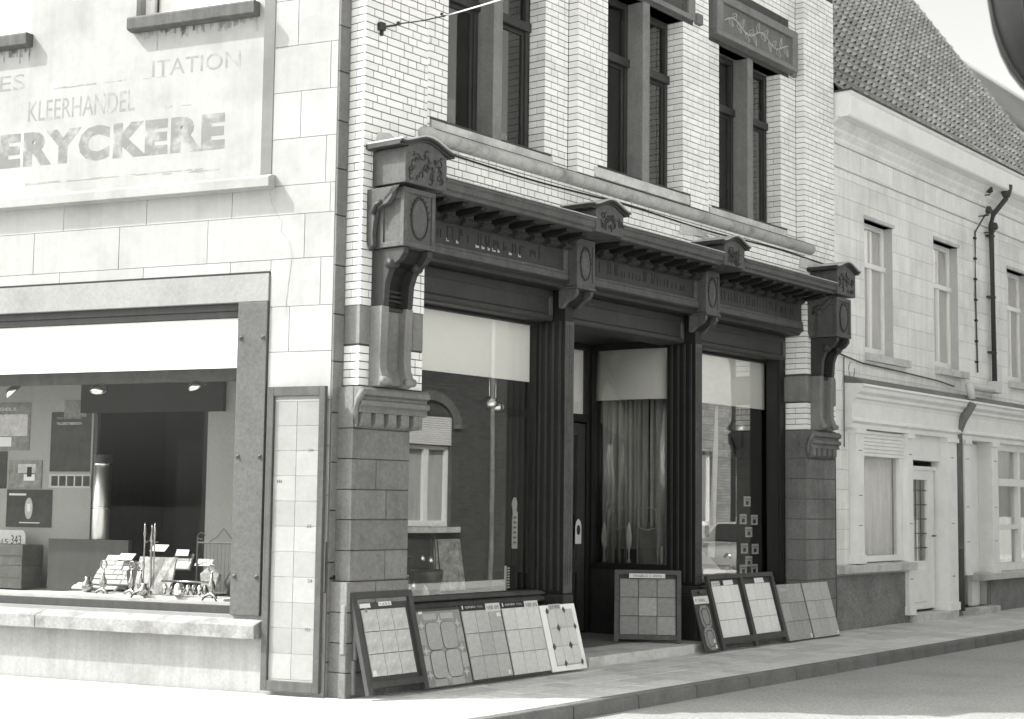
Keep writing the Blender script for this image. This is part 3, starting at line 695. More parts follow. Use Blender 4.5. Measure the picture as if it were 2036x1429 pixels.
# stone trim
q = MB()
prof = [(P_ + 0.085 * sin(a), 4.865 - 0.068 * cos(a)) for a in [i * pi / 8 for i in range(9)]]
MB().prism([(0.10, 4.797)] + prof + [(0.10, 4.933)], 's', 0.98, 8.36).build('roll_moulding', M['torus'], FB, bevel=.004, smooth=True)
MB().ball((0.95, P_ + .0, 4.865), .13, .095, .078, 14, 8).build('roll_end', M['torus'], FB, smooth=True)
for (a, b, _, _2, pl) in wins:
    m_ = (a + b) / 2
    MB().box(a - .3, b + .6, -.62, -.60, 4.9, 7.3).build('room_dark', M['dark'], FB)  # near-black sheet added so the room behind the window looks unlit
    MB().prism([(-.2, 4.955), (-.2, 5.10), (pl - .16, 5.10), (pl + .02, 5.06), (pl + .024, 4.955)], 's', a - .24, b + .12).build('window_sill', M['sill'], FB, bevel=.005)
    fr = pl - .20
    ml = MB().box(m_ - .072, m_ + .066, pl - .30, pl - 0.004, 5.06, 7.06).build('mullion', M['band'], FB, bevel=.006)
    for (c, d) in ((a + .004, m_ - .074), (m_ + .068, b - .004)):
        w_ = MB()
        w_.box(c, c + .055, fr - .06, fr, 5.10, 7.05).box(d - .055, d, fr - .06, fr, 5.10, 7.05).box(c + .055, d - .055, fr - .06, fr - .002, 5.10, 5.17)
        w_.box(c, d, fr - .05, fr + .03, 6.34, 6.43).box(c + .055, d - .055, fr - .06, fr - .002, 6.98, 7.05)
        w_.box(c + .055, c + .09, fr - .055, fr - .02, 5.17, 6.34).box(d - .09, d - .055, fr - .055, fr - .02, 5.17, 6.34).box(c + .09, d - .09, fr - .055, fr - .02, 6.30, 6.34)
        wo = w_.build('window', M['wood'], FB, bevel=.005)
        MB().box(c + .09, d - .09, fr - .042, fr - .038, 5.17, 6.30).build('pane', GU, wo)
        MB().box(c + .055, d - .055, fr - .042, fr - .038, 6.43, 6.98).build('pane', GU, wo)
    # sculpted stone lintel panel above the pair
    lo = MB().box(a - .26, b + .24, -.15, pl + (.02 if pl == P_ else .13), 7.10, 7.16).box(a - .26, b + .24, -.15, pl + (.02 if pl == P_ else .13), 7.52, 7.62)
    lo.box(a - .26, a - .12, -.15, pl + (.02 if pl == P_ else .13), 7.16, 7.52).box(b + .10, b + .24, -.15, pl + (.02 if pl == P_ else .13), 7.16, 7.52)
    lo.box(a, b, -.15, pl - .02, 7.05, 7.10)
    lt = lo.build('lintel_stone', M['band'], FB, bevel=.006)
    f0 = pl + (-.02 if pl == P_ else .09)
    MB().box(a - .12, b + .10, -.15, f0, 7.16, 7.52).build('carved_panel', M['stone'], lt)
    sg = MB(); RR = random.Random(3)
    xs_ = [a - .04 + (b - a + .06) * k / 30 for k in range(31)]
    sg.tube([(x, f0 + .006, 7.34 + .055 * sin((x - a) * 9)) for x in xs_], .008, 5)
    for k in range(15):
        cx = a + .02 + (b - a - .04) * (k + .5) / 15; up = 1 if k % 2 else -1; th = up * RR.uniform(.5, 1.2) + RR.uniform(-.3, .3)
        ln, wd = RR.uniform(.055, .075), RR.uniform(.028, .04); bz = 7.34 + .055 * sin((cx - a) * 9); ox, oz = cx + ln * cos(th), bz + ln * sin(th)
        pts = []
        for i in range(13):
            t = i * 2 * pi / 12; u, v = ln * cos(t), wd * sin(t) * (1 + .35 * cos(3 * t)); pts.append((ox + u * cos(th) - v * sin(th), f0 + .004, oz + u * sin(th) + v * cos(th)))
        sg.tube(pts, .0045, 4, False); sg.tube([(cx, f0 + .004, bz), (ox + ln * .8 * cos(th), f0 + .008, oz + ln * .8 * sin(th))], .004, 4)
    sg.build('carved_leaves', M['relief'], lt, kind='stuff')
    for (c, d) in ((7.03, 7.16),):
        MB().box(b + .24, b + .36, pl - .05, pl + .05, 7.08, 7.20).box(b + .24, b + .36, pl - .05, pl + .05, 7.50, 7.60).build('corner_block', M['stone'], lt, bevel=.006, kind='stuff')
# stone bands on the piers
for (a, b) in ((0.13, 0.94), (8.23, 9.07)):
    w_ = [(a, a + .10), (a + .10, a + .33), (a + .33, b - .14), (b - .14, b)]
    for (c, d) in w_: MB().box(c + .002, d - .002, -.3 if c == a else .0, P_ + .002, 2.923, 3.247, .004).build('band_stone', M['band'], FB, bevel=.003)
# lower stone piers laid in blocks
zs = [-0.15, 0.20, 0.44, 0.69, 0.94, 1.195, 1.45, 1.70, 1.955, 2.21, 2.56]
for (a, b, dep) in ((0.075, 0.795, .52), (8.23, 9.03, .30)):
    for i in range(len(zs) - 1):
        m_ = a + (b - a) * (0.42 if i % 2 else 0.60)
        if a < 1 and zs[i] < .9: a_, oo = a - .045, P_ + .02
        else: a_, oo = a, P_
        sp = [(a_, b)] if i == 9 or (i % 3 == 2 and a < 1) else [(a_, m_), (m_, b)]
        for (c, d) in sp:
            MB().box(c + .003, d - .003, oo - dep if c == a_ else .0, oo + R.uniform(-.002, .002), zs[i] + .003, zs[i + 1] - .003, .006).build('pier_stone', M['stone'], FB, bevel=.004)
MB().box(9.03, 9.07, -.1, .15, -.15, 2.57).build('pier_edge', M['stone'], FB)
for (z0, z1, x, oo) in ((.35, .75, .02, .20), (.30, .78, .12, .235), (.02, .30, .10, .235), (.45, .72, .22, .24)):
    MB().box(x, x + .035, .15, oo, z0, z1).build('worn_fillet', M['band'], FB, bevel=.008)
# corbels
for (a, b) in ((0.085, 0.93), (8.22, 9.0)):
    cb = MB().prism([(.10, 2.56), (.27, 2.555), (.30, 2.53), (.30, 2.49), (.26, 2.475), (.26, 2.45), (.295, 2.44), (.295, 2.40), (.26, 2.385), (.27, 2.36), (.275, 2.34), (.10, 2.34)], 's', a, b) \
        .build('corbel', M['stone'], FB, bevel=.006)
    w_ = (b - a); nT = 5
    for i in range(nT):
        c = a + .03 + i * (w_ - .05) / nT
        MB().prism([(.10, 2.34), (.268, 2.34), (.268, 2.25), (.24, 2.225), (.10, 2.21)], 's', c, c + (w_ - .05) / nT * .62).build('dentil', M['stone'], cb, bevel=.006)
    MB().box(a + .01, b - .01, .10, .215, 2.225, 2.34).build('dentil_ground', M['quoin'], cb)
    MB().tube([(a + .01, .28, 2.52), (a - .015, .25, 2.45), (a - .01, .22, 2.36), (a + .02, .21, 2.25)], [.03, .028, .026, .02], 8).build('corbel_scroll', M['stone'], cb, smooth=True)

# ---- timber shopfront
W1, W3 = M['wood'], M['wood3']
# fascia boards with raised frame and faint letters, cornice, dentils
bays = [(0.66, 3.17), (3.49, 5.68), (5.98, 8.36)]
SHOP = ('S. VANDERMEERSCH', 'TEGELHANDEL', 'VLOERTEGELS')
for k, (a, b) in enumerate(bays):
    fo = .15
    fa = MB().box(a, b, .02, fo - .02, 3.86, 4.27).build('fascia_board', M['wood'], FB)
    MB().box(a, b, .02, fo + .005, 3.83, 3.90).box(a, b, .02, fo, 3.90, 3.93).box(a, b, .02, fo, 4.20, 4.27).box(b - .07, b, .02, fo, 3.93, 4.20).box(a, a + .07, .02, fo, 3.93, 4.20).build('fascia_frame', M['wood2'], fa, bevel=.008)
    MB().prism([(-.1, 3.83), (fo + .01, 3.83), (fo + .02, 3.815), (fo - .03, 3.79), (fo - .05, 3.76), (-.1, 3.75)], 's', a, b).build('fascia_moulding', M['wood'], fa, bevel=.004)
    lm = MB(); RR = random.Random(k + 4)      # ghosts of the lost fascia letters, illegible
    x = a + .25
    while x < b - .35:
        hh = RR.uniform(.06, .13); lw = RR.uniform(.05, .09)
        lm.box(x, x + .010, fo - .02, fo - .0165, 3.99, 3.99 + hh); 
        if RR.random() < .6: lm.box(x + lw - .01, x + lw, fo - .02, fo - .0165, 3.99, 3.99 + hh)
        if RR.random() < .6: lm.box(x + .01, x + lw - .01, fo - .02, fo - .0165, 3.99 + hh * RR.choice((0, .45, .9)), 3.99 + hh * RR.choice((0, .45, .9)) + .012)
        x += lw + RR.uniform(.05, .09)
    lm.build('letter_ghost', M['wood3'], fa, kind='stuff')
    if k == 0:
        lm = MB()
        for (x, w_) in ((1.30, .035), (1.44, .03), (1.72, .05), (1.81, .04), (1.9, .03), (1.97, .05), (2.05, .03), (2.22, .045), (2.37, .04)):
            lm.box(x, x + w_, fo - .02, fo - .016, 3.965, 3.975 + RR.uniform(0, .012)); lm.box(x, x + .008, fo - .02, fo - .016, 3.97, 3.995)
        lm.build('letter_remains', M['lead'], fa, kind='stuff')
pp = [(0.25, 0.78), (3.05, 3.53), (5.55, 6.00), (8.35, 8.87)]
for i in range(3):
    a, b = pp[i][1] + .003, pp[i + 1][0] - .003
    cn = MB().prism([(.10, 4.27), (.52, 4.27), (.53, 4.30), (.555, 4.315), (.56, 4.36), (.575, 4.375), (.575, 4.40), (.19, 4.47), (.10, 4.47)], 's', a, b).build('cornice', M['wood2'], FB, bevel=.004)
    MB().prism([(.185, 4.475), (.185, 4.485), (.58, 4.412), (.583, 4.402)], 's', a + .001, b - .001).build('zinc_cover', M['lead'], cn)
    x = a + .10
    while x < b - .05:
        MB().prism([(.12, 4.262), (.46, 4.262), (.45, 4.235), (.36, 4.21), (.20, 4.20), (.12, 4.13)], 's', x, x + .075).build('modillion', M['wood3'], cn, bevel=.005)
        MB().prism([(.14, 4.13), (.21, 4.16), (.20, 4.20), (.14, 4.20)], 's', x + .08, x + .24).build('bead', M['wood'], cn, bevel=.006); x += .262
def oval(parent, cx, o, z, rx, rz):
    q = MB(); q.ball((cx, o, z), rx, .022, rz, 20, 10); q.build('oval_boss', M['wood2'], parent, smooth=True)
    MB().tube([(cx + (rx + .012) * cos(t), o + .004, z + (rz + .012) * sin(t)) for t in [i * 2 * pi / 24 for i in range(25)]], .006, 5, False).build('oval_rim', M['wood'], parent, smooth=True)
    g = MB()
    for i in range(11):
        t = radians(5 + i * 17); g.ball((cx + (rx + .02) * cos(t), o + .006, z + (rz + .02) * sin(t)), .010, .012, .012, 6, 4)
    g.build('carved_garland', M['wood'], parent, kind='stuff')
def pediment(a, b, o1, zt=4.58):
    c_ = (a + b) / 2; w_ = (b - a) / 2
    bx = MB().box(a, b, .19, o1, 4.275, zt, ).build('pediment_block', M['wood2'], FB, bevel=.006)
    def curve(off):
        pts = []
        for i in range(-8, 9):
            t = i / 8; hh = .085 * (cos(t * pi) + 1) / 2 + (.012 * abs(t) if abs(t) > .9 else 0); pts.append((c_ + t * (w_ + .09), zt - .01 + hh + off))
        return pts
    for k, (of, oo, th) in enumerate(((0, o1 + .015, .022), (.022, o1 + .035, .02), (.042, o1 + .05, .014))):
        up = curve(of + th); lo = curve(of)
        MB().prism(up + lo[::-1], 'o', .19, oo).build('pediment_moulding', M['wood'] if k < 2 else M['lead'], bx, bevel=.002)
    lo = curve(0)
    MB().prism([(p[0], p[1]) for p in lo if a < p[0] < b] + [(b, zt - .02), (a, zt - .02)], 'o', .2, o1 - .004).build('tympanum', M['wood2'], bx)
    g = MB(); RR = random.Random(int(a * 10))
    for k in range(30):
        cx = RR.uniform(a + .06, b - .06); cz = RR.uniform(4.32, zt - .03); r1 = RR.uniform(.02, .045); t0 = RR.uniform(0, 6)
        g.tube([(cx + r1 * (1 - i * .07) * cos(t0 + i * .55), o1 + .003, cz + r1 * (1 - i * .07) * sin(t0 + i * .55)) for i in range(9)], [.008 - .0006 * i for i in range(9)], 5)
    g.build('carved_foliage', M['wood'], bx, smooth=True, kind='stuff')
    return bx
for i, (a, b) in enumerate(pp): pediment(a, b, .57, 4.58 if i in (0, 3) else 4.50)
# end consoles
for (a, b, a2) in ((0.255, 0.645, 0.26), (8.35, 8.74, 8.36)):
    bk = MB().box(a, b, .19, .555, 3.735, 4.235).build('console_bracket', M['wood2'], FB, bevel=.006)
    # framed front and side panels
    def framed(x0, x1, z0, z1, wd=.045):
        return MB().box(x0, x1, .555, .570, z0, z0 + wd).box(x0, x1, .555, .570, z1 - wd, z1).box(x0, x0 + wd, .555, .570, z0 + wd, z1 - wd).box(x1 - wd, x1, .555, .570, z0 + wd, z1 - wd)
    framed(a, b, 3.735, 4.235).build('front_frame', M['wood2'], bk, bevel=.005)
    oval(bk, (a + b) / 2, .558, 3.985, .095, .165)
    MB().box(a - .015, a, .53, .57, 3.735, 4.235).box(a - .015, a, .32, .53, 3.735, 3.78).box(a - .015, a, .30, .335, 3.735, 4.10).box(a - .015, a, .19, .53, 4.14, 4.235).build('side_frame', M['wood2'], bk, bevel=.004)
    MB().prism([(.57, 4.24), (.50, 4.24), (.47, 4.15), (.42, 4.10), (.34, 4.08), (.29, 4.05), (.27, 3.95), (.26, 3.85), (.27, 3.76), (.22, 3.72), (.19, 3.80), (.19, 4.24)], 's', a - .065, a - .016).build('side_scroll', M['wood2'], bk, bevel=.004)
    MB().tube([(a - .06, .19 + .17, 4.12), (a - .07, .30, 4.10), (a - .07, .27, 4.02)], .022, 7).build('scroll_roll', M['wood'], bk, smooth=True)
    top = [(.19, 3.73), (.555, 3.73), (.55, 3.68), (.50, 3.62), (.44, 3.59), (.385, 3.53), (.35, 3.44), (.335, 3.25), (.19, 3.25)]
    low = [(.19, 3.248), (.335, 3.248), (.325, 3.0), (.32, 2.80), (.325, 2.72), (.35, 2.66), (.365, 2.62), (.35, 2.585), (.30, 2.565), (.19, 2.56)]
    for (x0, x1) in ((a + .01, a + .075), (b - .075, b - .01)):
        MB().prism(top, 's', x0, x1).build('leg_cheek', M['wood'], bk, bevel=.005); MB().prism(low, 's', x0 - .015, x1 + .01).build('leg_foot', M['band'], bk, bevel=.007)
        MB().tube([(x0 - .02, .35, 2.615), (x1 + .015, .35, 2.615)], .035, 10).build('foot_scroll', M['band'], bk, smooth=True)
        MB().tube([(x0 - .02, .40, 3.60), (x1 + .006, .40, 3.60)], .045, 10).build('scroll_roll', M['wood'], bk, smooth=True)
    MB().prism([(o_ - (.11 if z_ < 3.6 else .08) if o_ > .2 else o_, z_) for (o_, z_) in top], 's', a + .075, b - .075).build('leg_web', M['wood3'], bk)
    MB().prism([(max(.19, o_ - .07) if o_ > .2 else o_, z_) for (o_, z_) in low], 's', a + .07, b - .07).build('leg_web', M['quoin'], bk)
    for z_ in (3.30, 3.34, 3.38): MB().box(a + .075, b - .075, .20, .262, z_, z_ + .018).build('reeding', M['wood'], bk, bevel=.003)
    MB().box(a + .075, b - .075, .20, .29, 3.215, 3.245).build('reeding', M['wood'], bk, bevel=.004)
# middle consoles
for (a, b) in ((3.18, 3.49), (5.685, 5.985)):
    bk = MB().box(a, b, .02, .24, 3.78, 4.26).build('console_bracket', M['wood2'], FB, bevel=.006)
    MB().box(a, b, .24, .252, 3.775, 3.83).box(a, b, .24, .252, 4.20, 4.26).box(a, a + .035, .24, .252, 3.83, 4.20).box(b - .035, b, .24, .252, 3.83, 4.20).build('front_frame', M['wood2'], bk, bevel=.004)
    oval(bk, (a + b) / 2, .242, 4.01, .075, .15)
    MB().box(a - .01, b + .01, .02, .265, 3.75, 3.775).build('console_ledge', M['wood2'], bk, bevel=.005)
    for x in (a + .005, b - .055):
        MB().prism([(.02, 3.75), (.24, 3.75), (.24, 3.70), (.20, 3.66), (.12, 3.62), (.06, 3.56), (.02, 3.56)], 's', x, x + .05).build('console_cheek', M['wood2'], bk, bevel=.006)
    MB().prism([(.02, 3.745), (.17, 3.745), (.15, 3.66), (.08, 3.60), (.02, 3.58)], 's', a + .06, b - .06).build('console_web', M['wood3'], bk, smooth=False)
# beam behind fascia and shutter boxes
boxes = [(0.94, 3.23, 1), (3.42, 5.76, 2), (5.94, 8.21, 3)]
for (a, b, k) in boxes:
    sb = MB().prism([(-.40, 3.44), (-.10, 3.44), (-.08, 3.46), (-.08, 3.50), (-.10, 3.52), (-.10, 3.66), (-.08, 3.68), (-.08, 3.75), (-.40, 3.75)], 's', a, b).build('shutter_box', M['wood'], FB, bevel=.005)
    MB().box(b - .06, b, -.10, -.08, 3.50, 3.70).box(a, a + .06, -.10, -.08, 3.50, 3.70).build('box_stile', M['wood2'], sb, bevel=.005, kind='stuff')
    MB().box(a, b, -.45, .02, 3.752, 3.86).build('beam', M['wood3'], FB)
# posts
for (a, b) in ((3.265, 3.405), (5.79, 5.92)):
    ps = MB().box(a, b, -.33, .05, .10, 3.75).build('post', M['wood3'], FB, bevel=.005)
    MB().box(a - .004, b + .004, .05, .058, .72, 3.44).build('post_face', M['wood2'], ps, bevel=.003)
    for i in range(3): MB().box(a + .018 + i * .042, a + .034 + i * .042, .058, .066, .80, 3.40).build('post_reed', M['wood2'], ps, bevel=.003)
    for i in range(4): MB().box(a - .012, a, -.28 + i * .085, -.25 + i * .085, .74, 3.44).build('post_reed', M['wood'], ps, bevel=.004)
    MB().box(a - .03, b + .015, -.33, .08, .10, .60).box(a - .02, b + .01, -.33, .07, .60, .70).build('post_plinth', M['wood'], ps, bevel=.008)
# display windows
def show_window(a, b, o, zb=.745, zt=3.44):
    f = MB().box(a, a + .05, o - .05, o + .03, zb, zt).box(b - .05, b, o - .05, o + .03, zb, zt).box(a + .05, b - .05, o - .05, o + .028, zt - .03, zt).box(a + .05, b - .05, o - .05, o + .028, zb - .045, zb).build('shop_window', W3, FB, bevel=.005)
    MB().box(a + .05, b - .05, o - .008, o - .002, zb, zt - .03).build('pane', G, f); return f
show_window(0.62, 3.265, -.31); show_window(5.92, 8.22, -.31)
MB().box(8.06, 8.225, -.28, -.12, .62, 3.44).box(8.08, 8.2, -.12, -.10, .62, 3.44).build('jamb_post', W3, FB, bevel=.005)
for (a, b) in ((0.80, 3.262), (5.925, 8.228)):
    MB().prism([(-.34, .745), (-.20, .735), (-.17, .72), (-.17, .705), (-.22, .695), (-.19, .685), (-.16, .665), (-.16, .64), (-.21, .625), (-.34, .62)], 's', a, b).build('window_ledge', M['wood2'], FB, bevel=.003)
    sr = MB().box(a, b, -.40, -.26, .03, .62).build('stall_riser', M['wood2'], FB)
    nP = 4; wP = (b - a) / nP
    for i in range(nP): MB().box(a + i * wP + .05, a + (i + 1) * wP - .05, -.26, -.24, .12, .54, .012).build('riser_panel', M['wood'], sr, bevel=.004)
    MB().box(a, b, -.26, -.20, .0, .10).build('riser_base', M['stone'], sr)
# entrance: step, floor, side display glass, door
MB().box(3.42, 5.78, -.34, .27, -.05, .095).build('door_step', M['sill'], FB, bevel=.01)
MB().box(3.42, 5.78, -1.6, -.342, -.05, .10).build('entrance_floor', M['stone'], FB)
MB().box(3.3, 5.95, -1.7, -.40, 3.50, 3.6).build('entrance_ceiling', M['wood3'], FB)
arcp = []
for i in range(9):
    t = i / 8; arcp.append((5.84 - .05 * sin(pi * t) - .06 * t, -.36 - 1.0 * t))
def curved(z0, z1, th, off=0.0): return MB().prism([(p[0] + off, p[1]) for p in arcp] + [(p[0] + off + th, p[1]) for p in arcp[::-1]], 'z', z0, z1)
rw = curved(3.42, 3.50, .05).build('side_display_window', W3, FB)
curved(.85, .92, .06, -.01).build('rail', W3, rw); curved(.10, .85, .05).build('side_riser', M['wood'], rw)
curved(.92, 3.42, .005, .02).build('pane', G, rw, smooth=True)
MB().box(5.785, 5.93, -1.50, -1.37, .10, 3.50).build('door_jamb', W3, FB, bevel=.006)
lw = MB().box(3.36, 3.41, -1.3, -.34, .10, .9).box(3.36, 3.41, -1.3, -.34, 3.4, 3.5).build('side_display_window', W3, FB)
MB().box(3.38, 3.385, -1.3, -.34, .9, 3.4).build('pane', G, lw)
MB().box(3.34, 3.42, -1.45, -1.3, .10, 3.50).build('door_jamb', W3, FB, bevel=.006)
dr = MB().box(4.62, 4.72, -1.47, -1.41, .12, 2.55).box(5.56, 5.70, -1.47, -1.41, .12, 2.55).box(4.72, 5.56, -1.47, -1.41, .12, .34).box(4.72, 5.56, -1.47, -1.41, .80, .95).box(4.72, 5.56, -1.47, -1.41, 2.42, 2.55).build('shop_door', M['wood'], FB, bevel=.006)
MB().box(4.72, 5.56, -1.46, -1.44, .34, .80, .01).build('door_panel', M['wood'], dr, bevel=.006)
MB().box(4.72, 5.56, -1.45, -1.444, .95, 2.42).build('pane', G, dr)
MB().box(4.72, 5.56, -1.50, -1.48, .95, 2.42).build('door_curtain', M['dark2'], dr)
MB().tube([(4.68, -1.40, 1.05), (4.68, -1.36, 1.05), (4.76, -1.36, 1.05)], .012, 6).build('handle', M['brass'], dr)
fr_ = MB().box(3.42, 5.78, -1.48, -1.40, 2.57, 2.66).box(3.42, 5.78, -1.48, -1.40, 3.44, 3.50).box(5.72, 5.78, -1.48, -1.40, .10, 3.44).box(4.54, 4.60, -1.48, -1.40, .10, 3.44).build('door_frame', W3, FB, bevel=.005)
MB().box(4.60, 5.72, -1.45, -1.444, 2.66, 3.44).build('fanlight_pane', G, fr_)
MB().box(3.42, 4.54, -1.52, -1.44, .10, 3.44).build('door_side_panel', M['wood'], FB)
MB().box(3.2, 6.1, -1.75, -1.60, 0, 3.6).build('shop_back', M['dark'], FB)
# window interiors
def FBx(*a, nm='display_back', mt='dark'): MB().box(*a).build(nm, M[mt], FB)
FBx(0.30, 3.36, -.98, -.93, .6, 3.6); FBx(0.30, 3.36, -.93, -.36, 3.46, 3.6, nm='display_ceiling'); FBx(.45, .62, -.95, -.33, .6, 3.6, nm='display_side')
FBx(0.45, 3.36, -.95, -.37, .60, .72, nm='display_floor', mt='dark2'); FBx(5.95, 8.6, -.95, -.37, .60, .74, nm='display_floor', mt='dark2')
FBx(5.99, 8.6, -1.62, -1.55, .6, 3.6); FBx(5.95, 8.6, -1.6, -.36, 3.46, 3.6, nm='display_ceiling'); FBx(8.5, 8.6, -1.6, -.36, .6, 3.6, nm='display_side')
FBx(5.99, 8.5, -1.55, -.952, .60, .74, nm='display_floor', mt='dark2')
# body of the building
MB().box(0.45, 9.05, -2.7, -.95, 3.75, 9.3).box(3.6, 9.05, -9, -2.7, -.15, 9.3).build('rear_body', M['oppbrick'], FB)
MB().box(0.13, 9.07, -2.7, .10, 9.5, 9.6).build('flat_roof', M['lead'], FB)  # unseen slab added behind the front to block sun from above
MB().prism([(.20, 9.5), (.36, 9.6), (.36, 9.75), (.0, 9.75), (0, 9.5)], 's', .0, 9.07).build('eaves_cornice', M['wood2'], FB)
MB().prism([(.1, 9.75), (-4.4, 13.4), (-9, 9.6), (-2.7, 9.6)], 's', 0.0, 9.07).build('roof', M['tile'], FB)

def on_F(name, mb, material, label, cat, s, o, z=0, **k): return single(mb, name, material, label, cat, PF(s, z, o), ZF, **k)
# paper blinds in the side street shop windows
on_F('paper_blind', MB().box(0, 2.49, 0, .003, 0, .585), M['paper'], 'white paper blind across the top of the left display window', 'blind', .70, -.345, 2.832)
on_F('paper_blind', MB().box(0, 2.14, 0, .003, 0, .585), M['paper'], 'white paper blind across the top of the right display window beside the far pier', 'blind', 5.99, -.345, 2.826)
ob = MB().prism([(p[0] + .03, p[1]) for p in arcp] + [(p[0] + .034, p[1]) for p in arcp[::-1]], 'z', 2.83, 3.42).build('paper_blind', M['paper'])
ob.location = A; ob.rotation_euler = (0, 0, ZF); ob['label'] = 'curved white paper blind in the side glass of the shop entrance'; ob['category'] = 'blind'
on_F('paper_blind', MB().box(0, 1.10, 0, .003, 0, .76), M['paper'], 'narrow strip of white blind in the fanlight over the shop door', 'blind', 4.61, -1.46, 2.67)
# zinc flashings above the end consoles, cable and rods on the brick
for (a, b, lab) in ((.27, .72, ''), (8.05, 8.75, ''), (5.2, 5.85, '')):
    MB().prism([(a, 4.60), (b, 4.66), (b - .12, 4.70), (a + .18, 4.78 if a < 1 else 4.74), (a + .03, 4.76 if a < 1 else 4.72)], 'o', P_, P_ + .012).build('mortar_flashing', M['sill'], FB)
q = MB().tube([(x, P_ + .012, 4.74 + .012 * sin(x * 1.9)) for x in [0.55 + i * .35 for i in range(24)]] + [(9.0, P_ + .015, 4.72)], .009, 6)
o = q.build('wall_cable', M['ink']); o.location = A; o.rotation_euler = (0, 0, ZF); o['label'] = 'thin dark cable running along the brick just below the stone roll'; o['category'] = 'cable'
on_F('iron_rod', MB().tube([(0, 0, 0), (.02, .03, .03), (.34, .04, .10)], .012, 6), M['black'], 'short dark iron rod sticking out above the first console', 'rod', .52, P_ + .02, 4.69)
t = thing('cable_anchor', 'rusty iron wall hook with insulator on the white brick corner pier', 'wall hook', PF(.30, 5.69, P_), ZF)
MB().box(-.03, .03, 0, .05, -.04, .03).box(.0, .025, .0, .03, -.08, -.04).build('plate', M['black'], t, bevel=.004)
MB().tube([(.03, .04, 0), (.10, .10, .02), (.16, .10, .05)], .010, 6).ball((.13, .10, .045), .018, .018, .02, 8, 5).build('hook', M['black'], t)
MB().ball((.47, .30, .18), .014, .014, .014, 8, 5).ball((.50, .30, .17), .010, .01, .01, 8, 5).build('insulator', M['black'], t)

# ================================================================== TILE BOARDS ON THE PAVEMENT
tile_cache = {}
def tile(parent, x, z, w, h, y, material, nm='tile', th=.009):
    k = (round(w, 3), round(h, 3), material.name)
    if k not in tile_cache: tile_cache[k] = MB().box(.0012, w - .0012, 0, th, .0012, h - .0012, .0015).mesh(nm, material)
    return inst(nm, tile_cache[k], parent, (x, y, z))
def card(parent, x, z, w, h, y=.03, txt=None, nm='price_tag', m_='card'):
    c = MB().prism([(x, z), (x + w, z + .002), (x + w - .003, z + h), (x + .003, z + h)], 'o', y, y + .002).build(nm, M[m_], parent)
    if txt: text('writing', txt, h, M['ink'], c, (x + w * .1, y + .0035, z + h * .25), width=w * .8, height=h * .45)
def board(s, o, z, lean, label, rz=0.0, name='display_board', cat='display board'):
    return thing(name, label, cat, PF(s, z, o), ZF + rz, -lean)
LE = radians(15.5)
def rails(t, w, h, fwid, dep, m_, legs=.04, mid=None):
    q = MB().box(0, fwid, 0, dep, 0, h).box(w - fwid, w, 0, dep, 0, h).box(fwid, w - fwid, 0, dep, h - fwid, h).box(fwid, w - fwid, 0, dep, legs, legs + fwid)
    if mid: q.box(mid - fwid / 2, mid + fwid / 2, 0, dep, 0, h - fwid)
    return q.build('frame', m_, t, bevel=.003)
# 1 big framed board with clouded tiles
t = board(.075, .40, gz(.1), LE, 'dark framed board with nine clouded beige tiles, leftmost on the pavement beside the stone pier')
rails(t, .745, .845, .055, .045, M['framewood'], .05)
MB().box(.055, .69, 0, .012, .05, .79).build('backing', M['framewood'], t)
for r_ in range(3):
    for c_ in range(3): tile(t, .105 + c_ * .183, .145 + r_ * .186, .180, .183, .012, M['tl_cloud'])
card(t, .10, .715, .13, .038, .014); card(t, .33, .725, .16, .035, .014, '1255', m_='tl_white'); card(t, .11, .15, .05, .045, .022)
# 2 brown board with rounded tiles and cross pieces
t = board(.835, .39, gz(.9), LE, 'brown unframed board of rounded lobed tiles, second from the left on the pavement')
MB().box(0, .605, 0, .018, 0, .665).build('backing', M['tl_brown'], t, bevel=.002)
for r_ in range(2):
    for c_ in range(2):
        cx, cz = .30 + (c_ - .5) * .20, .31 + (r_ - .5) * .245; pts = []
        for i in range(32):
            a = i * 2 * pi / 32; pts.append((cx + .094 * abs(cos(a)) ** .45 * (1 if cos(a) > 0 else -1), cz + .118 * abs(sin(a)) ** .45 * (1 if sin(a) > 0 else -1)))
        MB().prism(pts, 'o', .018, .026).build('tile', M['tl_sand'], t, bevel=.002)
        g = MB(); g.tube([(p[0], .019, p[1]) for p in pts + pts[:1]], .0045, 4, False); g.build('grout_line', M['wood2'], t)
q = MB()
for (cx, cz) in ((.06, .10), (.30, .07), (.54, .10), (.06, .31), (.54, .31), (.06, .53), (.30, .555), (.54, .53)):
    MB().prism([(cx + (.042 if i % 2 else .016) * cos(i * pi / 4 + pi / 4), cz + (.05 if i % 2 else .018) * sin(i * pi / 4 + pi / 4)) for i in range(8)], 'o', .018, .024).build('cross_tile', M['tl_mid'], t)
for (x0, x1, z0, z1) in ((.10, .27, .0, .06), (.33, .50, .0, .06), (.10, .27, .575, .63), (.33, .50, .575, .63), (.0, .085, .14, .27), (.0, .085, .36, .49), (.515, .60, .14, .27), (.515, .60, .36, .49)):
    MB().box(x0, x1, .018, .0235, z0, z1, .003).build('edge_tile', M['tl_sand'], t, bevel=.006)
card(t, .05, .63, .05, .022, .02)
MB().box(0, .605, -.002, .021, .65, .672).build('top_strip', M['framewood'], t)
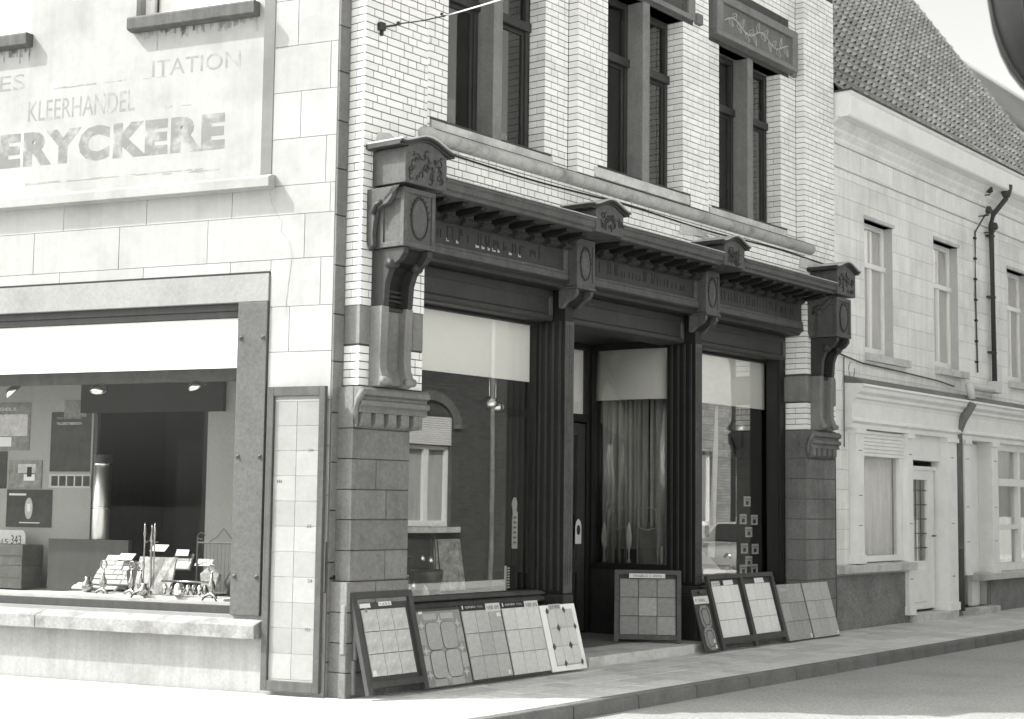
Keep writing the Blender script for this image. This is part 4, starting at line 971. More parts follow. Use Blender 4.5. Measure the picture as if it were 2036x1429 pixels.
# 3, 4 boards of nine with black header
for i, (s, mt, lab) in enumerate(((1.445, 'tl_mid', 'grey nine-tile board with black header strip, between the rounded-tile board and a paler one'), (2.025, 'tl_pale', 'pale nine-tile board with black header strip, next to the white-edged board'))):
    t = board(s, .395, gz(s), LE, lab)
    w = .575
    MB().box(0, w, 0, .016, 0, .69).build('backing', M['framewood'], t)
    for r_ in range(3):
        for c_ in range(3): tile(t, .01 + c_ * .186, .018 + r_ * .205, .184, .203, .016, M[mt])
    hd = MB().box(.0, .36, .016, .019, .637, .688).build('header', M['ink'], t)
    text('writing', 'VILLEROY&BOCH', .03, M['card'], hd, (.07, .0205, .655), width=.15, height=.018)
    MB().box(.03, .045, .019, .0205, .648, .680).build('logo', M['card'], hd)
    text('writing', 'TEGEL', .03, M['tl_mid'], hd, (.24, .0205, .655), width=.09, height=.018)
    card(t, .35, .61, .215, .075, .026, 'VEB 395', m_='tl_pale')
    card(t, .49, .56, .06, .035, .027); card(t, .50, .03, .035, .04, .027)
# 5 white edged board with diamonds
t = board(2.615, .40, gz(2.7), LE, 'white-edged board of pale octagon tiles with small dark diamonds, last of the left row')
MB().box(0, .565, 0, .016, 0, .635).build('backing', M['white'], t, bevel=.003)
MB().box(.085, .50, .016, .018, .05, .585).build('grout_bed', M['tl_mid'], t)
for r_ in range(3):
    for c_ in range(3):
        x0, z0 = .09 + c_ * .137, .06 + r_ * .176
        c1 = .03
        def cut(cx, cz): return (cx + cz) % 2 == 1
        pts = []
        for (px, pz, ix, iz, first) in ((x0, z0, c_, r_, 0), (x0 + .133, z0, c_ + 1, r_, 1), (x0 + .133, z0 + .172, c_ + 1, r_ + 1, 2), (x0, z0 + .172, c_, r_ + 1, 3)):
            if cut(ix, iz):
                dx = c1 if ix == c_ else -c1; dz = c1 * 1.25 if iz == r_ else -c1 * 1.25
                a_, b_ = (px, pz + dz), (px + dx, pz)
                pts += [a_, b_] if first in (0, 2) else [b_, a_]
            else: pts.append((px, pz))
        MB().prism(pts, 'o', .018, .025).build('tile', M['tl_pale'], t, bevel=.0015)
for ix in range(4):
    for iz in range(4):
        if (ix + iz) % 2 == 1:
            cx, cz = .088 + ix * .137, .058 + iz * .176
            cx = min(max(cx, .098), .492); cz = min(max(cz, .07), .575)
            MB().prism([(cx - .024, cz), (cx, cz - .032), (cx + .024, cz), (cx, cz + .032)], 'o', .018, .026).build('diamond_tile', M['wood2'], t)
card(t, .13, .585, .19, .055, .02, '37 995', m_='tl_mid')
# right row: narrow board with two ornamental tiles
t = board(5.40, .40, gz(5.5), LE, 'narrow dark board with two long octagon tiles, leftmost of the right row')
MB().box(0, .315, 0, .018, 0, .69).build('backing', M['framewood'], t, bevel=.003)
for z0 in (.02, .26):
    pts = [(.10, z0), (.22, z0), (.265, z0 + .06), (.265, z0 + .20), (.22, z0 + .25), (.10, z0 + .25), (.055, z0 + .20), (.055, z0 + .06)]
    MB().prism(pts, 'o', .018, .028).build('tile', M['tl_brown'], t, bevel=.003)
    p2 = [(.16 + (x - .16) * .66, z0 + .125 + (z - z0 - .125) * .70) for x, z in pts]
    MB().tube([(x, .029, z) for x, z in p2 + p2[:1]], .005, 4, False).build('tile_groove', M['framewood'], t)
    for a_, b_ in zip(pts[::2], p2[::2]): MB().tube([(a_[0], .029, a_[1]), (b_[0], .029, b_[1])], .003, 4).build('tile_groove', M['framewood'], t)
card(t, .0, .53, .31, .085, .02, 'P. VAN ...', m_='tl_white'); MB().box(.12, .2, .018, .04, .64, .67).build('clip', M['black'], t, bevel=.004)
card(t, .20, .09, .04, .04, .03); card(t, .22, .03, .035, .04, .03)
# double framed board with white tiles
t = board(5.76, .395, gz(6), LE, 'dark double frame of near-white tiles standing under the right display window')
q = MB().box(0, .05, 0, .045, 0, .84).box(.735, .80, 0, .045, 0, .84).box(1.47, 1.52, 0, .045, 0, .84)
q.box(.05, .735, 0, .045, .79, .84).box(.80, 1.47, 0, .045, .79, .84).box(.05, .735, 0, .045, .06, .13).box(.80, 1.47, 0, .045, .06, .13); q.build('frame', M['framewood'], t, bevel=.003)
MB().box(.05, 1.47, 0, .01, .06, .80).build('backing', M['framewood'], t)
for x0 in (.095, .845):
    for r_ in range(3):
        for c_ in range(3): tile(t, x0 + c_ * .198, .135 + r_ * .195, .196, .193, .010, M['tl_white'])
card(t, .10, .72, .18, .05, .02, 'PORCELANO', m_='card'); card(t, .36, .72, .22, .055, .02, None, m_='tl_white'); card(t, 1.08, .72, .22, .06, .02, None, m_='tl_white')
# two plain sandy boards
for (s, w, lab) in ((7.335, .63, 'sandy unframed tile board, second from the right against the far pier'), (7.985, .70, 'sandy unframed tile board at the far right end of the row')):
    t = board(s, .395, gz(s), LE, lab)
    MB().box(0, w, 0, .014, 0, .69).build('backing', M['framewood'], t)
    for r_ in range(3):
        x = .006; RR = random.Random(int(s * 7 + r_ * 13))
        n_ = 3
        for c_ in range(n_):
            ww = (w - .012) / n_; tile(t, x, .01 + r_ * .226, ww, .224, .014, M['tl_sand'] if s < 7.5 else M['tl_mid']); x += ww
    card(t, .05, .60, .16, .035, .025, None, m_='tl_mid'); card(t, w - .08, .02, .05, .05, .025)
# board standing in the doorway, turned towards the corner
t = board(4.985, -.50, .097, radians(9), 'brown nine-tile board in a grey wood frame standing on the doorstep of the entrance', rz=-radians(57))
rails(t, .735, .79, .05, .05, M['wood2'], .03)
MB().box(.05, .685, 0, .015, .03, .745).build('backing', M['grout'], t)
for r_ in range(3):
    for c_ in range(3):
        tile(t, .062 + c_ * .205, .085 + r_ * .205, .201, .201, .015, M['tl_brown'] if (r_, c_) not in ((1, 1), (0, 2)) else M['tl_sand'])
card(t, .16, .70, .40, .05, .052, 'TEGELS 1 4955', m_='card')

# ================================================================== ITEMS IN THE SIDE STREET WINDOWS
for i, (s, o, z) in enumerate(((2.74, -.50, 2.62), (2.99, -.62, 2.60), (7.95, -.6, 2.62))):
    t = thing('spot_lamp', ('chrome bowl spot lamp hanging left in the left display window', 'chrome bowl spot lamp behind the other one in the left display window', 'chrome bowl spot lamp hanging in the right display window')[i], 'lamp', PF(s, z, o), ZF, group='chrome lamps in the side street windows')
    ob = MB().lathe([(.012, .05), (.05, .04), (.09, .0), (.10, -.03), (.095, -.032), (.06, .0), (.01, .02)], 0, 0, 0, 18).build('reflector', M['chrome'], t, smooth=True); ob.rotation_euler = (radians(20), radians(-20), 0)
    MB().tube([(0, 0, .03), (0, 0, .9)], .006, 8).build('stem', M['chrome'], t)
    MB().ball((0, 0, 0), .03, .03, .035, 10, 6).build('bulb', M['card'], t, smooth=True)
t = thing('hanging_sign', 'narrow pale fish-shaped card hanging at the right side of the left display window', 'card', PF(3.03, 1.15, -.42), ZF)
MB().prism([(0, 0), (.09, 0), (.09, .37), (.07, .37), (.08, .45), (.06, .51), (.02, .51), (-.01, .45), (.01, .36), (0, .3)], 'o', 0, .004).build('card', M['tl_pale'], t)
q = MB(); 
for i in range(6): q.box(.02, .07, .004, .006, .05 + i * .05, .07 + i * .05)
q.build('print', M['poster_mid'], t)
t = thing('price_list', 'small dark price list with white figures at the bottom right of the left display window', 'price list', PF(2.93, .74, -.44), ZF)
MB().box(0, .22, 0, .01, 0, .24).build('board', M['dark2'], t); MB().box(0, .035, .01, .013, 0, .24).build('edge', M['card'], t)
for i in range(8): MB().box(.05, .085, .01, .012, .02 + i * .027, .035 + i * .027).build('figure', M['card'], t)
on_F('slatted_sample', MB().box(0, .42, 0, .02, 0, .50), M['marble'], 'pale veined stone slab standing in the left display window', 'tile sample', 2.12, -.62, .75, rx=-radians(10))
for i, (s_, z_, lab) in enumerate(((1.62, .80, 'small polished ball knob lowest at the left of the left display window'), (1.86, 1.03, 'polished oval knob beside the pale stone slab'), (1.74, 1.05, 'polished round knob above the black kettle'))):
    on_F('polished_knob', MB().lathe([(.012, -.1), (.010, -.02), (.03, 0), (.034, .03), (.02, .06), (.002, .07)], 0, 0, 0, 12), M['chrome'], lab, 'knob', s_, -.48, z_, smooth=True)
on_F('coal_hod', MB().lathe([(.09, 0), (.13, .05), (.16, .22), (.15, .24), (.10, .06)], 0, 0, 0, 18), M['black'], 'black coal bucket in front of the pale stone slab', 'bucket', 1.86, -.52, .73, smooth=True)
on_F('dark_cabinet', MB().box(0, .55, -.25, 0, 0, .36).box(.04, .26, 0, .01, .04, .32).box(.29, .51, 0, .01, .04, .32), M['wood3'], 'low dark cabinet with two doors at the left of the left display window', 'cabinet', 1.28, -.66, .73, bevel=.006)
t = thing('iron_kettle', 'black iron kettle with polished knobs in the left display window', 'kettle', PF(1.42, .73, -.52), ZF)
MB().lathe([(.08, 0), (.13, .06), (.14, .14), (.09, .24), (.05, .27), (.02, .31)], 0, 0, 0, 16).build('body', M['black'], t, smooth=True)
MB().tube([(-.1, 0, .2), (-.06, 0, .34), (.06, 0, .34), (.1, 0, .2)], .008, 6).build('handle', M['brass'], t)
t = thing('iron_stove', 'small black iron stove with bright lamp knobs at the left of the left display window', 'stove', PF(1.0, .73, -.62), ZF)
MB().box(0, .30, -.2, 0, .05, .42).box(-.02, .32, -.22, .02, .42, .45).build('body', M['black'], t, bevel=.01)
MB().box(.06, .24, 0, .012, .12, .34).build('door', M['black'], t, bevel=.006); MB().ball((.15, .03, .22), .02, .02, .02, 8, 6).build('knob', M['chrome'], t)
for x in (.02, .26): MB().tube([(x, -.1, 0), (x, -.1, .06)], .015, 6).build('leg', M['black'], t)
t = thing('fire_tool_set', 'black iron fire tool stand with thin leaning rods in the left display window', 'fire tools', PF(1.92, .73, -.50), ZF)
MB().lathe([(.10, 0), (.09, .015), (.012, .03), (.010, .62), (.018, .66), (.002, .70)], 0, 0, 0, 12).build('stand', M['black'], t, smooth=True)
for a in (-.07, 0.02, .09): MB().tube([(a, .03, .10), (a * .6, .02, .40), (a * .4, .0, .64)], .006, 6).build('rod', M['black'], t)
for i, (s, z) in enumerate(((1.52, 1.0), (1.78, 1.04), (1.35, .98))):
    on_F('glass_bottle', MB().lathe([(.035, 0), (.038, .10), (.014, .15), (.012, .19), (.015, .2)], 0, 0, 0, 12), M['chrome'] if i != 1 else M['card'], ('small shiny bottle left in the left display window', 'small pale bottle in the middle of the left display window', 'tiny shiny bottle beside the pier in the left display window')[i], 'bottle', s, -.46, .73, smooth=True)
on_F('info_card', MB().box(0, .26, 0, .004, 0, .07), M['card'], 'white card lying on top of the iron stove', 'card', 1.02, -.55, 1.19)
# pleated drapes behind the entrance side glass and its goods
def drape(s0, o0, s1, o1, z0, z1, material, label, amp=.03, n=26):
    q = MB(); vs = []; d = Vector((s1 - s0, o1 - o0, 0)); L = d.length; d.normalize(); nn = Vector((-d.y, d.x, 0))
    RR = random.Random(int(s0 * 10))
    N = n * 6
    for i in range(N + 1):
        t_ = i / N; a = amp * (sin(t_ * n * 2 * pi + sin(t_ * 9) * 1.5) + .4 * sin(t_ * n * .63 * 2 * pi))
        p = Vector((s0, o0, 0)) + d * (L * t_) + nn * a; vs += [(p.x, -p.y, z0), (p.x, -p.y, z1)]
    q.add(vs, [(2 * i, 2 * i + 2, 2 * i + 3, 2 * i + 1) for i in range(N)])
    ob = q.build('drape', material, None, smooth=True); md = ob.modifiers.new('thickness', 'SOLIDIFY'); md.thickness = .004
    ob.location = A; ob.rotation_euler = (0, 0, ZF); ob['label'] = label; ob['category'] = 'curtain'; return ob
drape(6.10, -1.42, 6.14, -.80, .75, 3.3, M['curtain2'], 'pale pleated curtain seen through the side glass of the entrance', n=9)
drape(6.14, -.78, 6.20, -.45, .75, 3.3, M['curtain2'], 'darker grey drape right of the pale pleated curtain', n=4)
for i, (s, o, z) in enumerate(((5.99, -1.15, 1.02), (5.99, -.72, .98))):
    t = thing('wire_rack', ('wire chair-back rack standing left behind the entrance side glass', 'wire chair-back rack standing right behind the entrance side glass')[i], 'rack', PF(s, .74, o), ZF - radians(58))
    hh = .80
    MB().tube([(-.12, 0, 0), (-.11, 0, hh - .2), (-.10, 0, hh), (-.06, 0, hh + .03), (.06, 0, hh + .03), (.10, 0, hh), (.11, 0, hh - .2), (.12, 0, 0)], .006, 6).build('wire_frame', M['lead'], t)
    MB().tube([(-.105, 0, hh - .2), (0, 0, hh - .23), (.105, 0, hh - .2)], .005, 6).build('cross_wire', M['lead'], t)
    if i: MB().box(-.10, .10, -.02, -.005, .05, hh - .2).build('apron', M['black'], t)
for i, (s, o, lab) in enumerate(((5.95, -1.30, 'white candle-shaped vase at the left of the entrance side glass'), (5.95, -.95, 'slim white flame-shaped vase in the middle of the entrance side glass'))):
    on_F('slim_vase', MB().lathe([(.03, 0), (.008, .05), (.008, .12), (.03, .2), (.038, .30), (.025, .40), (.004, .47)], 0, 0, 0, 14), M['white'], lab, 'vase', s, o, .93, smooth=True)
on_F('shelf_unit', MB().box(0, .5, -.3, 0, 0, .03).box(0, .5, -.3, 0, .3, .33).box(0, .03, -.3, 0, .03, .3).box(.47, .5, -.3, 0, .03, .3), M['wood2'], 'low brown shelf behind the entrance side glass', 'shelf', 6.1, -.95, .75)
on_F('price_slip', MB().box(0, .05, 0, .004, 0, .20), M['card'], 'tall narrow white price slip at the foot of the entrance side glass', 'price sign', 5.93, -.50, .93)
t = thing('letter_plate', 'white arched notice with a dark oval on the shop door', 'notice', PF(5.50, 1.14, -1.405), ZF)
MB().prism([(0, 0), (.12, 0), (.12, .2), (.10, .26), (.06, .29), (.02, .26), (0, .2)], 'o', 0, .004).build('plate', M['card'], t)
MB().prism([(.06 + .035 * cos(a), .16 + .06 * sin(a)) for a in [i * pi / 8 for i in range(16)]], 'o', .004, .006).build('oval', M['ink'], t)
# right window: rustic brick chimney breast, photo cards, white fireplace, paper strips
t = thing('model_fireplace', 'rustic brick model fireplace with a dark stepped opening in the right display window', 'fireplace', PF(7.35, .74, -1.05), ZF)
RR = random.Random(8)
for r_ in range(26):
    z0 = r_ * .10; x = -.12 if r_ % 2 else 0.0
    while x < 1.1:
        a_, b_ = max(0, x), min(1.1, x + .24); x += .24
        lim = 1.10 if r_ < 9 else (1.10 if r_ < 14 else 0.0)
        if b_ - a_ < .05: continue
        if z0 < 1.5 and a_ > .22 + (.05 * max(0, r_ - 12)): continue
        MB().box(a_ + .006, b_ - .006, -.12, RR.uniform(0, .012), z0 + .006, z0 + .094, .005).build('brick', M['oppbrick2'], t)
MB().box(.0, 1.1, -.2, -.01, 0, 2.6).build('mortar_core', M['quoin'], t)
MB().box(.25, 1.1, -.5, .008, 0, 1.5).build('fire_opening', M['dark'], t)
k = 0
for (s, z) in ((7.62, 1.60), (7.52, 1.38), (7.80, 1.37), (7.66, 1.22), (7.55, 1.02), (7.82, 1.01), (7.66, .86), (7.80, .76), (7.52, .76)):
    t = thing('photo_card', ('picture card of a fireplace, topmost in the right display window', 'picture card, left one of the second row in the right display window', 'picture card, right one of the second row in the right display window', 'picture card alone in the third row in the right display window', 'picture card, left one of the fourth row in the right display window', 'picture card, right one of the fourth row in the right display window', 'picture card alone in the fifth row in the right display window', 'picture card at the bottom right of the right display window', 'picture card at the bottom left of the card column')[k], 'picture card', PF(s, z, -.36), ZF, group='picture cards in the right display window')
    MB().box(0, .17, 0, .003, 0, .125).build('card', M['tl_white'], t)
    MB().box(.05, .12, .003, .005, .02, .07).build('print', M['ink'], t); MB().box(.02, .15, .003, .0045, .08, .10).build('print', M['tl_sand'], t); k += 1
on_F('paper_strip', MB().prism([(0, 0), (.16, 0), (.24, 1.35), (.24, 1.85), (.19, 1.85), (.14, 1.35)], 'o', 0, .01), M['card'], 'tall white leaning strip of paper in the middle of the right display window', 'paper', 6.98, -.50, .98)
on_F('paper_strip', MB().prism([(0, 0), (.11, 0), (.17, .98), (0, .98)], 'o', 0, .01), M['card'], 'short white strip hanging beside the entrance post in the right display window', 'paper', 6.55, -.36, 1.22)
on_F('white_notice', MB().box(0, .21, 0, .004, 0, .075), M['card'], 'small white notice low in the right display window', 'notice', 6.72, -.40, 1.16)
t = thing('gravel_tray', 'pale crumpled paper and stones heaped low in the right display window', 'sample tray', PF(6.85, .76, -.62), ZF)
for i in range(9): MB().ball((RR.uniform(0, .7), RR.uniform(-.15, .05), RR.uniform(.02, .08)), RR.uniform(.05, .12), RR.uniform(.04, .08), RR.uniform(.02, .05), 7, 5).build('pebble', M['sill'], t)
MB().prism([(.05, .10), (.14, .30), (.26, .24), (.48, .12), (.62, .04), (.4, .0), (.15, .02)], 'o', 0, .05).build('crumpled_sheet', M['card'], t, bevel=.008)
MB().lathe([(.03, 0), (.01, .04), (.01, .14), (.035, .18), (.03, .22)], -.12, 0, 0, 10).build('goblet', M['lead'], t, smooth=True)

# ================================================================== ROW HOUSES FURTHER DOWN
RH = thing('row_house', 'pale stuccoed row house with tall windows and pantiled roof right of the brick shop', 'building', A, ZF)
hw = [(10.27, 11.20, 3.73, 5.58), (12.68, 13.62, 3.73, 5.64), (15.75, 16.7, 3.73, 5.6)]
g1 = (9.72, 13.24, .10, 3.22); g2 = (13.46, 18.4, .10, 3.22)
low = [(9.72, 13.24, .78, 3.22), (11.62, 13.24, .10, .78), (13.46, 14.75, .10, 3.22), (14.75, 17.8, .50, 3.22)]
HO = .05
wall_mb((9.075, 18.5, -.15, 7.0), hw + low, -.20, HO - .006).build('wall', M['stuccoj'], RH)
blocks(RH, 'wall_block', M['stucco'], (9.078, 14.93, .79, 6.15), hw + low, HO - .03, HO, [.262], .92, .007, c=.003, jitter=.04, limit=200)
blocks(RH, 'wall_block', M['stucco'], (14.95, 18.5, .79, 6.15), hw + low, HO - .03, HO, [.262], .92, .007, c=.003, jitter=.04, limit=80)
for a in [9.078 + i * 1.08 for i in range(9)]:
    if a < 18.4: MB().box(a + .004, min(a + 1.075, 18.5), HO - .03, HO + .01, 6.19, 6.46, .004).build('frieze_block', M['stucco'], RH)
MB().box(9.078, 18.5, 0, HO + .035, 6.15, 6.185).build('string_course', M['stucco'], RH, bevel=.006)
MB().prism([(0, 6.47), (HO + .03, 6.47), (HO + .05, 6.50), (HO + .05, 6.54), (HO + .10, 6.60), (HO + .10, 6.64), (HO + .2, 6.72), (HO + .2, 6.76), (0, 6.78)], 's', 9.078, 18.5).build('cornice_moulding', M['stucco'], RH, bevel=.003)
MB().box(9.075, 11.62, 0, HO + .015, -.15, .70).build('plinth', M['darkplinth'], RH); MB().box(14.75, 18.5, 0, HO + .015, -.15, .50).build('plinth', M['darkplinth'], RH)
gt = MB().prism([(.02, 6.74), (.38, 6.74), (.40, 6.76), (.40, 7.02), (.43, 7.04), (.43, 7.08), (.02, 7.08)], 's', 9.10, 18.6).build('box_gutter', M['white'], RH, bevel=.005)
MB().box(9.08, 18.6, .0, .455, 7.08, 7.10).build('gutter_lip', M['wood2'], gt)
# roof
ang = radians(55); ca, sa = cos(ang), sin(ang)
RZ, RO = 7.07, .15
MB().prism([(RO, RZ - .03), (RO - 6.6 * ca, RZ - .03 + 6.6 * sa), (RO - 13.2 * ca, RZ - .03), ], 's', 9.09, 19.0).build('roof', M['pavej'], RH)
roof = [o for o in RH.children if o.name.startswith('roof')][0]
tw, tl = .18, .235
def tile_pts(s, k, jit):
    vs = []; N = 6
    for e in (0, 1):
        d_ = k * tl + (0 if e == 0 else tl + .05); lift = (.016 if e == 0 else .0) + jit
        for th in (0.0, -.014):
            for i in range(N + 1):
                t_ = i / N; am = .042 if e == 0 else .012; hh = am * cos(t_ * 2 * pi * .86 + .3) + am + lift + th
                oo = RO + .10 - d_ * ca + hh * sa; zz = RZ - .02 + d_ * sa + hh * ca
                vs.append((s + (t_) * (tw + .02), -oo, zz))
    fs = []; n1 = N + 1
    for i in range(N):
        fs.append((i, i + 1, 2 * n1 + i + 1, 2 * n1 + i)); fs.append((i, n1 + i, n1 + i + 1, i + 1))
    fs.append((0, 2 * n1, 3 * n1, n1)); fs.append((N, n1 + N, 3 * n1 + N, 2 * n1 + N))
    return vs, fs
rest = MB(); n = 0; lst = []
for c_ in range(55):
    for k in range(28): lst.append((9.10 + c_ * tw, k, c_))
lst.sort(key=lambda q: q[0] * 1.0 + q[1] * .25)
base_me = None
for (s, k, c_) in lst:
    vis_ = True
    if n < 300:
        if base_me is None:
            q = MB(); q.add(*tile_pts(0, 0, 0)); base_me = q.mesh('pantile', M['tile'])
        ob = bpy.data.objects.new('pantile', base_me); COL.objects.link(ob); ob.parent = roof
        j = R.uniform(-.004, .004); dd = k * tl
        ob.location = (s + R.uniform(-.004, .004), dd * ca, dd * sa + j); n += 1
    else: rest.add(*tile_pts(s, k, R.uniform(-.004, .006)))
rest.build('pantile_courses', M['tile'], roof, kind='stuff')
MB().tube([(19.02, RO + .10 - t_ * ca, RZ + t_ * sa + .03) for t_ in (0, 6.6)], .04, 8).build('verge', M['tile'], roof)
# upper windows
for k, (a, b, c, d) in enumerate(hw):
    f = MB().box(a, a + .055, -.14, -.08, c, d).box(b - .055, b, -.14, -.08, c, d).box(a + .055, b - .055, -.14, -.082, d - .07, d).box(a + .055, b - .055, -.14, -.078, c, c + .10)
    f.box(a, b, -.14, -.06, c + 1.22, c + 1.29).box((a + b) / 2 - .03, (a + b) / 2 + .03, -.14, -.076, c + .10, c + 1.22)
    wo = f.build('window', M['white'], RH, bevel=.004)
    MB().box(a + .055, b - .055, -.115, -.111, c + .1, c + 1.22).build('pane', GU, wo); MB().box(a + .055, b - .055, -.115, -.111, c + 1.29, d - .07).build('pane', GU, wo)
    q = MB(); N = 40
    for j, (x0, x1) in enumerate(((a + .06, a + .50), (b - .32, b - .06))):
        vs = []
        for i in range(N + 1):
            t_ = i / N; vs += [(x0 + (x1 - x0) * t_, .15 + .012 * sin(t_ * 30), c + .1), (x0 + (x1 - x0) * t_, .15 + .012 * sin(t_ * 30), d - .07)]
        q.add(vs, [(2 * i, 2 * i + 2, 2 * i + 3, 2 * i + 1) for i in range(N)])
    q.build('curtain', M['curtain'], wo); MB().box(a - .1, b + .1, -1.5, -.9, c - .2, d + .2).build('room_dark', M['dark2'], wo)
    MB().box(a - .02, b + .02, -.20, HO + .03, d, d + .05).build('window_head', M['sill'], RH, bevel=.004)
    MB().prism([(-.2, c), (-.2, c - .10), (HO + .085, c - .125), (HO + .09, c - .02), (-.07, c)], 's', a - .02, b + .42 if k == 0 else b + .2).build('window_sill', M['sill'], RH, bevel=.006)
# ground floor timber shop surround of the first house
def surround(a, b, nm):
    c = MB().prism([(HO, 3.26), (.34, 3.24), (.345, 3.21), (.31, 3.19), (.30, 3.14), (.24, 3.10), (.235, 3.06), (.20, 3.04), (.18, 2.99), (.165, 2.80), (.19, 2.79), (.20, 2.75), (.15, 2.72), (.15, 2.66), (-.1, 2.66), (-.1, 3.26)], 's', a, b).build('shop_cornice', M['white'], RH, bevel=.003)
    MB().prism([(HO, 3.265), (.33, 3.248), (.20, 3.33), (HO, 3.36)], 's', a + .01, b - .01).build('mortar_weathering', M['band'], c); return c
surround(9.58, 13.40, ''); surround(13.44, 18.6, '')
def pilaster(a, b, z0, z1, o=.16):
    p = MB().box(a, b, -.1, o, z0, z1).box(a - .025, b + .025, -.1, o + .03, z1 - .07, z1).box(a - .02, b + .02, -.1, o + .02, z0, z0 + .12).build('pilaster', M['white'], RH, bevel=.005)
    for z in (z0 + .5, (z0 + z1) / 2, z1 - .3): MB().box((a + b) / 2 - .05, (a + b) / 2 + .05, o, o + .004, z, z + .01).build('hinge', M['wood2'], p)
pilaster(9.73, 9.96, .86, 2.66); pilaster(12.83, 13.20, .10, 2.66); pilaster(11.47, 11.64, .10, 2.66, .13); pilaster(13.50, 13.72, .60, 2.66); pilaster(14.72, 14.98, .6, 2.66, .13); pilaster(17.6, 17.9, .6, 2.66)
MB().prism([(0, .86), (.20, .84), (.20, .74), (0, .72)], 's', 9.30, 11.60).build('window_sill', M['sill'], RH, bevel=.006); MB().prism([(0, .62), (.18, .60), (.18, .50), (0, .49)], 's', 14.1, 18.2).build('window_sill', M['sill'], RH, bevel=.006)
sw2 = MB().box(9.96, 10.02, -.05, .05, .87, 2.32).box(11.36, 11.47, -.05, .05, .87, 2.32).box(10.02, 11.36, -.05, .05, .87, .95).build('shop_window', M['white'], RH, bevel=.004)
for i in range(7): MB().box(9.96, 11.47, 0, .075, 2.30 + i * .05, 2.347 + i * .05, .006).build('shutter_slat', M['white'], sw2)
MB().box(10.02, 11.36, -.01, -.006, .95, 2.30).build('pane', GU, sw2)
drape(10.02, -.10, 11.38, -.10, .9, 2.32, M['curtain'], 'full net curtain behind the ground floor window of the pale row house', amp=.02, n=15)
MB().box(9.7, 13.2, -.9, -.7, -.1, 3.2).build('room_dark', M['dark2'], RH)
dr = MB().box(11.66, 11.76, -.10, -.04, .14, 2.16).box(12.55, 12.78, -.10, -.04, .14, 2.16).box(11.76, 12.55, -.10, -.04, .14, .84).box(11.76, 12.55, -.10, -.04, 2.02, 2.16).build('front_door', M['white'], RH, bevel=.006)
MB().box(11.83, 12.48, -.04, -.025, .24, .74, .01).build('door_panel', M['white'], dr, bevel=.005)
MB().box(11.76, 12.55, -.085, -.08, .84, 2.02).build('pane', GU, dr); MB().box(11.7, 12.6, -.2, -.18, .8, 2.1).build('door_curtain', M['curtain'], dr)
for x in (11.98, 12.16, 12.34): MB().box(x, x + .012, -.075, -.06, .84, 2.02).build('grille_bar', M['wood2'], dr)
for i in range(5): MB().box(11.76, 12.55, -.072, -.058, 1.02 + i * .21, 1.035 + i * .21).build('grille_bar', M['wood2'], dr)
MB().tube([(12.68, -.03, 1.20), (12.68, .02, 1.20), (12.58, .02, 1.20)], .014, 6).build('handle', M['black'], dr)
MB().box(12.0, 12.35, -.04, -.03, .60, .66).build('letter_slot', M['lead'], dr)
MB().box(11.64, 12.83, -.12, .05, 2.30, 2.66).box(11.64, 12.83, -.12, -.02, 2.16, 2.22).build('transom_panel', M['white'], RH, bevel=.005)
MB().box(11.62, 13.1, -.2, .20, -.1, .105).build('door_step', M['sill'], RH, bevel=.008)
MB().box(13.22, 13.50, 0, .10, .0, .62).build('pipe_plinth', M['darkplinth'], RH); 
# second house ground floor: deep porch and window
MB().box(13.72, 13.76, -1.0, -.1, .1, 2.66).box(14.66, 14.72, -1.0, -.1, .1, 2.66).box(13.72, 14.7, -1.05, -.95, .1, 2.66).build('porch_lining', M['white'], RH)
MB().box(13.72, 14.72, -1.0, -.1, 2.62, 2.66).build('porch_ceiling', M['curtain2'], RH); MB().box(13.72, 14.75, -1.0, .22, -.05, .10).build('door_step', M['sill'], RH, bevel=.008)
MB().box(14.22, 14.5, -.10, -.04, .1, 2.62).build('porch_leaf', M['white'], RH)
sw3 = MB().box(15.0, 15.2, -.05, .05, .62, 2.66).box(15.2, 17.6, -.05, .05, 2.55, 2.66).box(15.2, 17.6, -.05, .06, 1.98, 2.10).box(15.2, 17.6, -.05, .05, .62, .74).box(16.1, 16.2, -.05, .05, .74, 2.55).box(15.2, 16.1, -.05, .045, 1.28, 1.36).build('shop_window', M['white'], RH, bevel=.005)
MB().box(15.2, 17.6, -.02, -.016, .74, 2.55).build('pane', GU, sw3)
drape(15.1, -.12, 17.6, -.12, .65, 2.6, M['curtain'], 'net curtain behind the window of the second doorway at the right picture edge', amp=.02, n=24)
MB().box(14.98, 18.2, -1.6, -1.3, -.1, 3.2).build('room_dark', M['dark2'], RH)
MB().box(9.2, 18.4, -9, -3.0, -.1, 7.0).build('rear_body', M['stucco'], RH)
MB().box(9.0755, 9.2, -9, -.2, -.1, 7.0).build('party_wall', M['stucco'], RH)
MB().box(18.38, 18.5, -9, -.2, -.1, 7.0).build('party_wall', M['stucco'], RH)
MB().box(9.2, 18.38, -3.0, -.2, 3.15, 3.40).box(9.2, 18.38, -3.0, -.2, 6.5, 6.7).build('inner_floor', M['dark2'], RH)
